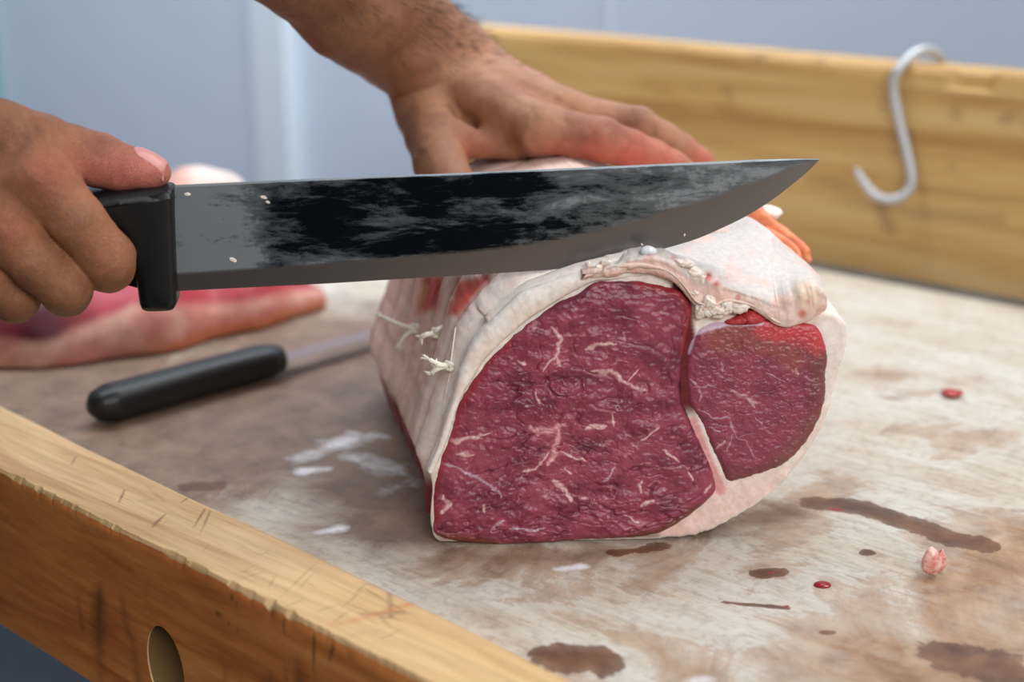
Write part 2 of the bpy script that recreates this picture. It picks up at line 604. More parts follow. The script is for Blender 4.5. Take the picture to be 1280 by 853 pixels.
# --- front rim: pale top, amber side, worn chipped edge, oval slot
def wood(name, light, mid, dark, grain=(4, 60, 60), rot=0.0, scratch=True, rough=0.5):
    m = M(name)
    vg = m.coord((1, 1, 1), rot)
    mp = m.n('ShaderNodeMapping'); mp.inputs['Scale'].default_value = grain; m.l(vg, mp.inputs[0])
    nb = m.noise(mp.outputs[0], 1.0, 6, 0.6, 0.8)
    mp2 = m.n('ShaderNodeMapping'); mp2.inputs['Scale'].default_value = tuple(x * 4 for x in grain); m.l(vg, mp2.inputs[0])
    nf = m.noise(mp2.outputs[0], 1.0, 4, 0.6, 0.2)
    c = m.ramp(nb, [(0.25, dark), (0.48, mid), (0.72, light)])
    c = m.mix(c, m.ramp(nf, [(0.3, L(196, 176, 150)), (0.6, (1, 1, 1))]), 0.55, 'MULTIPLY')
    h = nf
    if scratch:
        s_ = m.math('MAXIMUM', scratches(m, vg, 0.95, 9, 55, 3), scratches(m, vg, 1.5, 12, 50, 8))
        s_ = m.math('MULTIPLY', s_, m.ramp(m.noise(vg, 16, 3), [(0.5, 0.0), (0.62, 1.0)]))
        c = m.mix(c, L(84, 50, 28), m.math('MULTIPLY', s_, 0.75))
        h = m.math('SUBTRACT', nf, s_)
    c = m.mix(c, L(92, 56, 32), m.math('MULTIPLY', m.attr('cut'), 0.85))
    c = m.mix(c, L(198, 112, 60), m.math('MULTIPLY', m.attr('rust'), 0.7))
    h = m.math('SUBTRACT', h, m.attr('cut'))
    n_blotch = m.noise(vg, 9, 5)
    c = m.mix(c, dark, m.ramp(n_blotch, [(0.55, 0.0), (0.8, 0.4)]))
    m.s(Base_Color=c, Roughness=rough)
    m.bump(h, 0.3, 0.0008)
    return m


MAT_RIMTOP = wood('rim_wood_top', L(228, 196, 148), L(217, 181, 130), L(190, 145, 94), rot=-ROTZ).m
MAT_RIMSIDE = wood('rim_wood_side', L(226, 154, 88), L(206, 126, 64), L(160, 86, 40), rot=-ROTZ, grain=(5, 40, 40)).m
MAT_RAIL = wood('rail_wood', L(206, 170, 112), L(190, 150, 92), L(160, 116, 62), rot=-ROTZ, grain=(2.5, 26, 26), scratch=False).m
m = M('slot_wood'); m.s(Base_Color=L(116, 88, 46), Roughness=0.8); MAT_SLOT = m.m

ra, rb = G(0, 505, RIM_Z), G(700, 839, RIM_Z)
oa, ob = G(0, 587, RIM_Z), G(500, 838, RIM_Z)


def at_s(p, q, s):
    t = (s - p @ AX) / (q @ AX - p @ AX)
    r = p + (q - p) * t
    return np.array([r[0], r[1], 0.0])


rim = empty('front_rim', TP(0.4, n_out + 0.02, RIM_Z), 'pale worn wooden rim plank along the front of the worktop, amber side with oval slot', 'rim')
sv = np.concatenate([np.linspace(S0, 0.24, 40)[:-1], np.linspace(0.24, 0.80, 850)[:-1], np.linspace(0.80, END_S, 60)])
nst = len(sv)
prof = []
NTOP, NSID = 60, 44
rag = fbm(sv * 150, sv * 0 + 3.3, 0, 9, 4)
big_ch = np.maximum(0, noise(sv * 16, sv * 0 + 7.7, 0, 2) - 0.35) * 0.012
up = np.array([0, 0, 1.0])
for s, rg, bc in zip(sv, rag, big_ch):
    pi, po = at_s(ra, rb, s), at_s(oa, ob, s)
    wv = pi - po
    ch = max(0.0, rg) * 0.0035 + bc * (0.6 + 0.5 * rg)
    zz = RIM_Z + 0.0008 * float(noise(s * 20, 1.0, 0, 4))
    lim = 0.03 + max(0.0, ch) / 0.05
    row = [pi - up * 0.045, pi + up * (zz - 0.004), pi - wv * 0.03 + up * (zz - 0.001)]
    row += [po + wv * w_q + up * zz for w_q in np.linspace(0.93, lim, NTOP)]
    row += [po + up * (zz - 0.0015 - max(0, ch) * 0.9) + wv * (0.004 + 0.01 * max(0, rg))]
    row += [po + up * z_q for z_q in np.linspace(zz - 0.006 - max(0, ch), -0.078, NSID)]
    row += [po + wv * 0.9 - up * 0.078]
    prof.append(row)
prof = np.array(prof)
npf = prof.shape[1]
Fr = grid_faces(nst, npf, True)
Fr = [tuple(f) for f in Fr] + [tuple(range(npf)), tuple(((nst - 1) * npf + j) for j in range(npf))[::-1]]
RV = prof.reshape(-1, 3)


def on_rimtop(x, y):
    return G(x, y, RIM_Z)


def z5(*p):
    return [(x / 1.882, 400 + y / 1.882) for x, y in p]


def z6(*p):
    return [(x / 1.684, 480 + y / 1.684) for x, y in p]


SIDE_N = np.cross(ob - oa, [0, 0, 1.0]); SIDE_N /= np.linalg.norm(SIDE_N)


def on_side(px, py):
    d = ray(px, py)
    return ORI + d * (((oa - ORI) @ SIDE_N) / (d @ SIDE_N))


def cutfield(lines, widths, place, mask):
    r = np.zeros(len(RV))
    for pts, w_q in zip(lines, widths):
        Q = [place(*p) for p in pts]
        d_q = np.full(len(RV), 1e9)
        for a_q, b_q in zip(Q[:-1], Q[1:]):
            vq = b_q - a_q
            t_q = np.clip(((RV - a_q) @ vq) / (vq @ vq + 1e-12), 0, 1)
            d_q = np.minimum(d_q, np.linalg.norm(RV - a_q - t_q[:, None] * vq, axis=1) + 0.00025 * np.abs(t_q - 0.5) * 2)
        r = np.maximum(r, np.clip(1.25 - d_q / w_q, 0, 1))
    return r * mask


topm = RV[:, 2] > RIM_Z - 0.003
top_lines = [z5((650, 665), (760, 560)), z5((590, 495), (640, 510), (700, 522)), z5((455, 490), (482, 445)), z5((360, 480), (388, 458)), z5((545, 620), (645, 588)), z5((560, 602), (605, 578)), z5((700, 640), (738, 598)), z5((830, 652), (862, 622)),
             z5((470, 560), (500, 520)), z5((600, 560), (640, 545)), z5((740, 690), (800, 672)), z5((900, 640), (960, 618)), z6((490, 402), (548, 394)), z6((320, 302), (347, 274)), z6((600, 472), (642, 456)), z6((720, 472), (764, 438)), z6((540, 352), (592, 372)),
             z6((420, 322), (442, 268)), z6((380, 250), (400, 236)), z6((640, 420), (670, 432)), z6((560, 440), (585, 400)), z6((700, 505), (735, 480)), z6((800, 540), (845, 520)), z6((250, 250), (262, 222)), z6((150, 170), (160, 150))]
rr_ = random.Random(3)
for _ in range(46):
    x_ = rr_.uniform(180, 700); y_ = rr_.uniform(530, 853)
    a_ = rr_.choice([-0.85, -0.7, -0.95, 0.3, -0.2]) + rr_.uniform(-0.15, 0.15); l_ = rr_.uniform(8, 34)
    top_lines.append([(x_, y_), (x_ + l_ * math.cos(a_), y_ + l_ * math.sin(a_))])
top_w = [0.00075] * 25 + [rr_.uniform(0.0003, 0.0006) for _ in range(46)]
cutf = cutfield(top_lines, top_w, on_rimtop, topm)
side_lines = [z5((190, 440), (195, 468)), z5((665, 682), (668, 738)), z5((740, 722), (737, 832)), z5((792, 752), (776, 802)), z5((820, 790), (850, 800)), z5((700, 700), (760, 740)), z6((595, 480), (597, 525)), z6((660, 510), (658, 590)), z6((705, 540), (690, 580)), z6((470, 430), (500, 470)), z6((400, 360), (440, 400)), z6((440, 470), (500, 520)), z5((250, 470), (262, 500))]
cutf = np.maximum(cutf, cutfield(side_lines, [0.0007] * len(side_lines), on_side, ~topm))
rust = cutfield([z5((782, 720), (850, 706), (992, 664))], [0.0028], on_rimtop, topm) * (0.6 + 0.6 * fbm(RV[:, 0] * 200, RV[:, 1] * 200, 0, 3, 3))
rim_body = mesh_np('rim_plank', RV, Fr, MAT_RIMTOP, rim, True, attrs={'cut': cutf, 'rust': np.clip(rust, 0, 1)})
rim_body.data.materials.append(MAT_RIMSIDE)
for p in rim_body.data.polygons:
    j = min(v % npf for v in p.vertices)
    if len(p.vertices) == 4 and 2 + NTOP < j < npf - 1 and not (0 in {v % npf for v in p.vertices}):
        p.material_index = 1
bmr = bmesh.new(); bmr.from_mesh(rim_body.data); bmesh.ops.recalc_face_normals(bmr, faces=bmr.faces); bmr.to_mesh(rim_body.data); bmr.free()
rim_body.data.polygons.foreach_set('use_smooth', [True] * len(rim_body.data.polygons))
es = rim_body.modifiers.new('edges', 'EDGE_SPLIT'); es.split_angle = math.radians(38)


# slot: cut an oval pocket with a boolean-free approach: carve with a solid cutter
c0 = on_side(207, 836)
side_dir = (ob - oa) / np.linalg.norm(ob - oa); side_dir[2] = 0; side_dir /= np.linalg.norm(side_dir)
inw = np.array([-side_dir[1], side_dir[0], 0.0])
if inw @ NX < 0:
    inw = -inw
hw = 0.0150; hh_ = 0.0225
cut_v = []; nsl = 48
for dep in (-0.01, 0.034):
    for k in range(nsl):
        a_ = 2 * math.pi * k / nsl
        cut_v.append(c0 + side_dir * hw * math.cos(a_) + np.array([0, 0, 1.0]) * hh_ * math.sin(a_) + inw * dep)
cf = [(k, (k + 1) % nsl, nsl + (k + 1) % nsl, nsl + k) for k in range(nsl)] + [tuple(range(nsl))[::-1], tuple(range(nsl, 2 * nsl))]
cutter = mesh_np('cutter', cut_v, cf, MAT_SLOT, None, False)
bmc = bmesh.new(); bmc.from_mesh(cutter.data); bmesh.ops.recalc_face_normals(bmc, faces=bmc.faces); bmc.to_mesh(cutter.data); bmc.free()
bo = rim_body.modifiers.new('slot', 'BOOLEAN'); bo.object = cutter; bo.operation = 'DIFFERENCE'; bo.solver = 'EXACT'
rim_body.modifiers.move(1, 0)
dg = bpy.context.evaluated_depsgraph_get()
new_me = bpy.data.meshes.new_from_object(rim_body.evaluated_get(dg))
rim_body.modifiers.clear()
rim_body.data = new_me
bpy.data.objects.remove(cutter)
# lining of the slot
g = Geo()
ring = []
for dep, sc_ in ((0.0008, 0.985), (0.033, 0.985)):
    for k in range(nsl):
        a_ = 2 * math.pi * k / nsl
        ring.append(c0 + side_dir * hw * sc_ * math.cos(a_) + np.array([0, 0, 1.0]) * hh_ * sc_ * math.sin(a_) + inw * dep)
g.add(ring, [(k, (k + 1) % nsl, nsl + (k + 1) % nsl, nsl + k) for k in range(nsl)] + [tuple(range(nsl, 2 * nsl))])
g.obj('slot', MAT_SLOT, rim, True)

# --- back rail
rail = empty('back_board', TP(0.6, n_board, 0), 'upright tan wooden board along the back of the table, carrying the hook', 'board')
RAIL_H = 0.1735
ns2, nz2 = 260, 26
prof = []
RT = 0.042
for s in np.linspace(S0, END_S, ns2):
    row = []
    zt = RAIL_H + 0.0012 * float(fbm(s * 9, 0.3, 0, 14, 3))
    notch = 0.008 * float(sstep(0.0, 0.004, 0.019 - abs(s - 0.457)))
    for z in (-0.006, 0.02, 0.06, 0.1, 0.14, zt - 0.016):
        row.append(TP(s, n_board, z))
    row += [TP(s, n_board + notch, zt - 0.0145), TP(s, n_board + notch, zt - 0.005), TP(s, n_board + 0.0015 + notch, zt - 0.003), TP(s, n_board + 0.005 + notch, zt), TP(s, n_board + RT - 0.004, zt), TP(s, n_board + RT, zt - 0.004),
            TP(s, n_board + RT, 0.05), TP(s, n_board + RT, -0.006)]
    prof.append(row)
prof = np.array(prof); npf = prof.shape[1]
Fr = [tuple(f) for f in grid_faces(ns2, npf, True)] + [tuple(range(npf)), tuple(((ns2 - 1) * npf + j) for j in range(npf))[::-1]]
VV = prof.reshape(-1, 3)
rail_m = M('rail_wood_stained')
vg = rail_m.coord((1, 1, 1), -ROTZ)
mp = rail_m.n('ShaderNodeMapping'); mp.inputs['Scale'].default_value = (2.0, 20, 30); rail_m.l(vg, mp.inputs[0])
nb = rail_m.noise(mp.outputs[0], 1.2, 6, 0.6, 1.2)
c = rail_m.ramp(nb, [(0.22, L(150, 106, 54)), (0.45, L(190, 152, 94)), (0.75, L(206, 174, 120))])
dk = rail_m.ramp(rail_m.noise(vg, 26, 2, 0.5), [(0.66, 0.0), (0.76, 0.55)])
c = rail_m.mix(c, L(120, 84, 60), dk)
c = rail_m.mix(c, L(118, 84, 50), rail_m.ramp(rail_m.attr('mark'), [(0.3, 0.0), (1.0, 0.75)]))
rail_m.s(Base_Color=c, Roughness=0.6)


def on_rail(px, py):
    d = ray(px, py)
    return ORI + d * (n_board / (d @ NX))


# refine the front face so that its marks can sit in vertex fields
ns3, nz3 = 300, 40
rail_o = mesh_np('board', VV, Fr, rail_m.m, rail, True)
bmr = bmesh.new(); bmr.from_mesh(rail_o.data)
bmesh.ops.recalc_face_normals(bmr, faces=bmr.faces)
vert_e = [e_ for e_ in bmr.edges if abs(e_.verts[0].co.z - e_.verts[1].co.z) > 0.015]
bmesh.ops.subdivide_edges(bmr, edges=vert_e, cuts=5, use_grid_fill=True)
bmr.to_mesh(rail_o.data); bmr.free()
co = np.array([v.co for v in rail_o.data.vertices]); s_, z_ = co @ AX, co[:, 2]


def rmark(pts, r0, amp):
    q = [on_rail(*p) for p in pts]
    q = [(x @ AX, x[2]) for x in q]
    if len(q) == 1:
        q = q * 2
    return amp * np.clip(1 - seg_dist(s_, z_, q) / (2 * r0), 0, 1)


mark = np.maximum.reduce([rmark([(1100, 255), (1112, 285)], 0.008, 0.9), rmark([(1195, 142)], 0.008, 0.8), rmark([(1112, 190), (1125, 195)], 0.008, 0.5),
                          rmark([(1120, 262), (1250, 275)], 0.009, 0.7), rmark([(1010, 225), (1050, 230)], 0.008, 0.6), rmark([(1150, 235), (1280, 250)], 0.004, 0.7), rmark([(1056, 190)], 0.006, 0.6)])
a_ = rail_o.data.attributes.new('mark', 'FLOAT', 'POINT'); a_.data.foreach_set('value', mark)
rail_o.data.polygons.foreach_set('use_smooth', [True] * len(rail_o.data.polygons))
es = rail_o.modifiers.new('edges', 'EDGE_SPLIT'); es.split_angle = math.radians(40)

# --- S-hook hung over the board
m = M('galvanised_wire'); m.s(Base_Color=L(186, 190, 194), Metallic=0.35, Roughness=0.4); MAT_HOOK = m.m
hk = []
def rp(px, py, off):
    d = ray(px, py)
    return ORI + d * ((n_board - off) / (d @ NX))
top = on_rail(1140, 80)
s_t = float(on_rail(1135, 84) @ AX)
HR = 0.0040
hk.append(TP(s_t - 0.014, n_board + RT + HR + 0.001, RAIL_H - 0.03))
hk.append(TP(s_t - 0.012, n_board + RT + HR + 0.001, RAIL_H - 0.004))
hk.append(TP(s_t - 0.008, n_board + RT * 0.7, RAIL_H + HR + 0.005))
hk.append(TP(s_t - 0.001, n_board + RT * 0.3, RAIL_H + HR + 0.006))
hk.append(rp(1124, 86, 0.005))
hk.append(rp(1117, 108, 0.0055))
hk.append(rp(1124, 150, 0.0055))
hk.append(rp(1134, 190, 0.0055))
hk.append(rp(1140, 225, 0.007))
hk.append(rp(1131, 243, 0.011))
hk.append(rp(1112, 250, 0.016))
hk.append(rp(1093, 243, 0.020))
hk.append(rp(1080, 228, 0.023))
hk.append(rp(1070, 211, 0.026))
pth = spline(hk, 90)
rad = np.full(90, HR); rad[-8:] = np.linspace(HR, HR * 0.55, 8)
hook = Geo().tube(pth, rad, 12).obj('meat_hook', MAT_HOOK)
tag(hook, 'grey metal S-shaped meat hook hung over the tan back board', 'hook')
# ------------------------------------------------------------------ beef roast
Y0, LEAN, YAW = 0.655, 0.10, 0.03
FN = np.array([-YAW, 1.0, -LEAN]); FN /= np.linalg.norm(FN)         # points away from the viewer, into the joint
FP = np.array([0, Y0, 0.0])
AXR = np.array([-0.24, 1.0, 0.0]); AXR /= np.linalg.norm(AXR)


def on_face(px, py):
    px = np.asarray(px, float); py = np.asarray(py, float)
    d = F_ + R_ * ((px - 640.0) / FPX)[..., None] + U_ * ((426.5 - py) / FPX)[..., None]
    return ORI + d * (((FP - ORI) @ FN) / (d @ FN))[..., None]


def meat_mat(name, rough=0.36, sss=0.12, scale=420, bump=0.35, dist=0.0007, spec=0.5, coat=0.0):
    m = M(name)
    v = m.coord()
    n1 = m.noise(v, scale, 5, 0.6, 0.5)
    n2 = m.noise(v, scale * 0.22, 4, 0.55, 0.8)
    c = m.mix(m.attr('Col', 'Color'), m.ramp(n1, [(0.3, (0.72, 0.70, 0.70)), (0.7, (1.12, 1.1, 1.1))]), 0.55, 'MULTIPLY')
    m.s(Base_Color=c, Roughness=rough, Subsurface_Weight=sss, Subsurface_Radius=(0.004, 0.0015, 0.001), Subsurface_Scale=0.6,
        Specular_IOR_Level=spec, Coat_Weight=coat, Coat_Roughness=0.2)
    m.bump(m.math('ADD', m.math('MULTIPLY', n1, 0.6), n2), bump, dist)
    return m.m


MAT_LEAN = meat_mat('lean_beef', 0.38, 0.08, 460, 0.4, 0.0007, 0.45)
MAT_FAT = meat_mat('beef_fat', 0.45, 0.25, 300, 0.3, 0.0006, 0.35)

outer = [(536, 583), (543, 563), (552, 541), (558, 520), (567, 495), (576, 466), (586, 440), (600, 418), (622, 394), (655, 365), (690, 349), (728, 336), (765, 327), (800, 320),
         (835, 325), (870, 338), (905, 350), (950, 365), (990, 380), (1024, 388), (1050, 399), (1058, 414), (1058, 430), (1046, 470), (1036, 510), (1023, 542),
         (1001, 575), (969, 612), (945, 630), (920, 645), (890, 661), (860, 670), (823, 673), (780, 679), (711, 684), (641, 687), (580, 682), (546, 675), (539, 650), (541, 612), (538, 594)]
CPX = (800.0, 525.0)


def polar_radius(poly, cx, cy, th, closed_pts=1400):
    Q = spline(poly, closed_pts, True)
    a = np.unwrap(np.arctan2(Q[:, 1] - cy, Q[:, 0] - cx))
    r = np.hypot(Q[:, 0] - cx, Q[:, 1] - cy)
    am = np.mod(a, 2 * np.pi)
    o = np.argsort(am)
    return np.interp(np.mod(th, 2 * np.pi), np.concatenate([am[o] - 2 * np.pi, am[o], am[o] + 2 * np.pi]), np.tile(r[o], 3))


NT = 720
th = np.linspace(0, 2 * np.pi, NT, endpoint=False)
R0 = polar_radius(outer, *CPX, th)
R0 = R0 + 1.6 * fbm(np.cos(th) * 30, np.sin(th) * 30, 0, 12, 3) * (np.cos(th) > -0.2)
bx, by = CPX[0] + R0 * np.cos(th), CPX[1] + R0 * np.sin(th)
edge = on_face(bx, by)                                  # outline of the cut face in space
cen = on_face(*CPX)
edge[:, 2] = np.maximum(edge[:, 2], 0.0006)
roast = empty('beef_roast', (float(cen[0]), float(cen[1]), 0), 'large tied raw beef roast with dark red cut face and white fat rind', 'roast')

LOOPS = [0.010, 0.030, 0.052, 0.075, 0.100, 0.130, 0.165, 0.2]
LEN = 0.262
sv = np.concatenate([np.linspace(0, 0.02, 14)[:-1], np.linspace(0.02, LEN, 150)])
rel = edge - cen
upw = sstep(0.02, 0.055, rel[:, 2])                      # how far up the outline
lft = sstep(-0.01, -0.06, rel[:, 0])
body = []
for s in sv:
    k = 1.0
    if s > 0.2:
        k = math.sqrt(max(0.0, 1 - ((s - 0.2) / (LEN - 0.2 + 1e-4)) ** 2))
    g_ = sum(math.exp(-((s - l) / 0.0032) ** 2) for l in LOOPS)
    bulge = 0.0032 * (1 - math.exp(-s / 0.006)) - 0.0042 * g_ * (1 - math.exp(-s / 0.004))
    rad = np.linalg.norm(rel, axis=1)
    nz = 0.0022 * fbm(np.cos(th) * 3 + 5, np.sin(th) * 3 + 5, s * 28, 31, 4) * min(1, s / 0.01)
    nz = nz + 0.0009 * fbm(np.cos(th) * 14, np.sin(th) * 14, s * 14, 77, 3) * min(1, s / 0.01)
    # the edge of the white rind is thin at the face: step in a little right behind it on the left
    step = -0.004 * lft * math.exp(-((s - 0.010) / 0.006) ** 2) * (rel[:, 2] < 0.05)
    q = rel * (k * (1 + (bulge * np.where(rel[:, 2] < -0.055, 0.2, 1.0) + nz + step) / rad))[:, None]
    q[:, 2] += 0.017 * upw * sstep(0.008, 0.07, s) * k
    # lower left tucks under
    tuck = sstep(0.0, 0.05, s) * lft * sstep(-0.01, -0.06, rel[:, 2])
    q[:, 0] += 0.010 * tuck
    c_ = cen + AXR * s
    zc = c_[2] + (k - 1) * 0.02
    p = q + np.array([c_[0], c_[1], zc])
    p[:, 2] = np.maximum(p[:, 2], 0.0004 + 0.002 * (1 - k))
    body.append(p)
body = np.array(body)                                    # rows from the face backwards
# front cap, concentric rings
caps = []
for f_ in np.linspace(0.0, 1.0, 46)[1:-1]:
    q = cen + rel * f_
    n_ = 0.0010 * fbm(q[:, 0] * 160, q[:, 2] * 160, 0, 41, 4)
    caps.append(q + FN * n_[:, None])
cap_b = body[-1].mean(0)
V = np.concatenate([[cen]] + caps + list(body) + [[cap_b]])
nr = len(caps) + len(body)
F = [(0, 1 + j, 1 + (j + 1) % NT) for j in range(NT)]
F += [tuple(f + 1) for f in grid_faces(nr, NT, True)]
last = 1 + (nr - 1) * NT
F += [(last + (j + 1) % NT, last + j, len(V) - 1) for j in range(NT)]
V[:, 2] = np.maximum(V[:, 2], 0.0004)
px, py = project(V)
front = np.zeros(len(V), bool); front[:1 + len(caps) * NT] = True
n1 = fbm(V[:, 0] * 60, V[:, 1] * 60, V[:, 2] * 60, 3, 4)
n2 = fbm(V[:, 0] * 220, V[:, 1] * 220, V[:, 2] * 220, 8, 4)
white, cream, pinkf, redf = srgb(242, 230, 222), srgb(232, 212, 192), srgb(228, 176, 166), srgb(176, 44, 48)
col = mixc(np.broadcast_to(white, V.shape), cream, 0.6 * sstep(-0.1, 0.7, n1))
col = mixc(col, pinkf, 0.35 * sstep(0.1, 0.7, 0.5 * n2 + 0.8 * n1))
# rind: bright at the very edge, shade painted into the pinker side behind
sback = np.zeros(len(V)); sback[1 + len(caps) * NT:-1] = np.repeat(sv, NT)
col = mixc(col, srgb(222, 184, 170), 0.7 * sstep(0.004, 0.07, sback))
# dark red lean under the lower left edge and the open lean patches on top
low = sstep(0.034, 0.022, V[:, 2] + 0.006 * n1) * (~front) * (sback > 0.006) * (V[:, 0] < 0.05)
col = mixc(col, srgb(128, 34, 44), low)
lean_patch = np.zeros(len(V))
for poly in ([(560, 392), (572, 350), (622, 340), (614, 352), (590, 375), (574, 398)], [(520, 395), (530, 345), (556, 345), (546, 385)], [(446, 380), (452, 345), (470, 345), (464, 372)]):
    lean_patch = np.maximum(lean_patch, sstep(-5, 6, poly_sd(px, py, poly) + 5 * n2))
lean_patch *= (~front) & (sback > 0.006)
col = mixc(col, mixc(np.broadcast_to(srgb(196, 62, 52), V.shape), srgb(214, 150, 104), sstep(0.0, 0.5, n1)), 0.9 * lean_patch)
# lower right rind of the face is pink, and the seam between the muscles
lowright = sstep(560, 640, py) * front
col = mixc(col, srgb(232, 186, 172), 0.6 * lowright)
seam_d = seg_dist(px, py, [(850, 360), (858, 420), (853, 480), (862, 520)])
col = mixc(col, srgb(104, 26, 32), front * sstep(14, 8, seam_d) * sstep(530, 505, py))
col = mixc(col, srgb(224, 160, 158), front * sstep(10, 4, seg_dist(px, py, [(866, 528), (880, 565), (900, 612)])))
col = mixc(col, srgb(120, 80, 50), front * 0.7 * sstep(9, 3, seg_dist(px, py, [(545, 672), (600, 684), (700, 682), (820, 672)])))  # brown lower edge, with contact shade painted in
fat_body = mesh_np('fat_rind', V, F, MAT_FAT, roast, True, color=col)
fat_body['label'] = 'white and pinkish fat rind wrapped around the roast'
bmr = bmesh.new(); bmr.from_mesh(fat_body.data); bmesh.ops.recalc_face_normals(bmr, faces=bmr.faces)
ROAST_BVH = BVHTree.FromBMesh(bmr); bmr.to_mesh(fat_body.data); bmr.free()


def hit_roast(px_, py_):
    d = Vector(ray(px_, py_)).normalized()
    h = ROAST_BVH.ray_cast(Vector(ORI), d)
    return (np.array(h[0]), np.array(h[1])) if h[0] is not None else (None, None)


# --- the two cut muscles
big = [(765, 350), (742, 352), (722, 366), (702, 374), (690, 382), (669, 397), (652, 410), (636, 424), (620, 438), (608, 451), (589, 477), (578, 494), (570, 510), (565, 528), (561, 545), (549, 577), (542, 605), (540, 647), (543, 668),
       (570, 678), (605, 682), (641, 684), (675, 682), (711, 678), (745, 676), (781, 674), (824, 668), (856, 650), (884, 628), (896, 609), (886, 575), (873, 545), (858, 513), (853, 492), (853, 470), (855, 445), (861, 415), (866, 387), (861, 372), (849, 361), (820, 353), (790, 350)]
small = [(866, 420), (872, 410), (888, 402), (918, 399), (958, 396), (1007, 402), (1023, 407), (1033, 429), (1036, 450), (1034, 467), (1032, 504), (1020, 537), (1001, 564), (980, 583), (953, 593), (930, 600), (910, 603), (900, 585), (886, 555), (872, 525), (862, 508), (857, 486), (856, 456), (860, 430)]


def z3(*p):
    return [(500 + x / 2.1325, 300 + y / 2.1325) for x, y in p]


def z4(*p):
    return [(780 + x / 1.853, 240 + y / 1.853) for x, y in p]


veins_big = [(z3((110, 590), (160, 610), (215, 635), (270, 680)), 1.6, 0), (z3((130, 535), (185, 527), (240, 515)), 2.6, 1), (z3((345, 497), (372, 512), (400, 500), (440, 485)), 5.5, 2),
             (z3((425, 500), (412, 560), (395, 595)), 5.0, 2), (z3((490, 499), (545, 489)), 3.6, 1), (z3((402, 228), (428, 262), (415, 310), (425, 330)), 2.4, 1), (z3((415, 310), (380, 350)), 1.6, 1),
             (z3((490, 292), (530, 275), (570, 272)), 2.0, 1), (z3((510, 345), (560, 350), (600, 385), (655, 405)), 2.2, 1), (z3((600, 380), (635, 345)), 1.6, 1), (z3((640, 530), (690, 500)), 1.6, 1),
             (z3((575, 605), (540, 642)), 1.8, 0), (z3((400, 630), (440, 670), (460, 695)), 2.2, 1), (z3((112, 682), (135, 700), (113, 728)), 3.0, 1), (z3((150, 565), (195, 570)), 2.0, 1),
             (z3((290, 765), (390, 770)), 1.4, 0), (z3((770, 612), (775, 640)), 1.6, 1), (z3((812, 675), (825, 650)), 2.0, 1), (z3((640, 640), (642, 670)), 2.0, 1), (z3((220, 702), (225, 722)), 1.8, 1),
             (z3((362, 400), (376, 434)), 1.4, 1), (z3((640, 702), (680, 694)), 1.8, 1), (z3((445, 600), (455, 622)), 1.8, 1), (z3((320, 322), (340, 328)), 1.2, 1), (z3((430, 560), (500, 590)), 1.0, 1),
             (z3((600, 730), (640, 745)), 1.2, 1), (z3((700, 560), (740, 590)), 1.2, 1), (z3((240, 770), (280, 750)), 1.2, 0), (z3((395, 560), (360, 600), (330, 612)), 1.2, 1), (z3((560, 460), (575, 490)), 1.0, 1)]
veins_small = [(z4((248, 458), (280, 475), (306, 490)), 3.2, 1), (z4((285, 478), (300, 497)), 3.6, 1), (z4((150, 430), (178, 450), (170, 482)), 1.0, 0), (z4((178, 450), (215, 440)), 0.8, 0), (z4((238, 520), (250, 560), (282, 578)), 1.0, 0),
               (z4((195, 548), (232, 552)), 1.0, 0), (z4((212, 595), (232, 572)), 1.6, 1), (z4((392, 408), (404, 420)), 1.8, 1), (z4((436, 352), (446, 358)), 3.0, 1), (z4((218, 392), (226, 412)), 0.9, 0), (z4((300, 520), (340, 560)), 0.7, 0),
               (z4((170, 500), (205, 520), (240, 520)), 0.9, 0), (z4((250, 560), (235, 600)), 0.8, 0), (z4((330, 420), (380, 440)), 0.6, 0), (z4((280, 575), (300, 610)), 0.7, 0), (z4((420, 430), (440, 440)), 0.7, 0)]


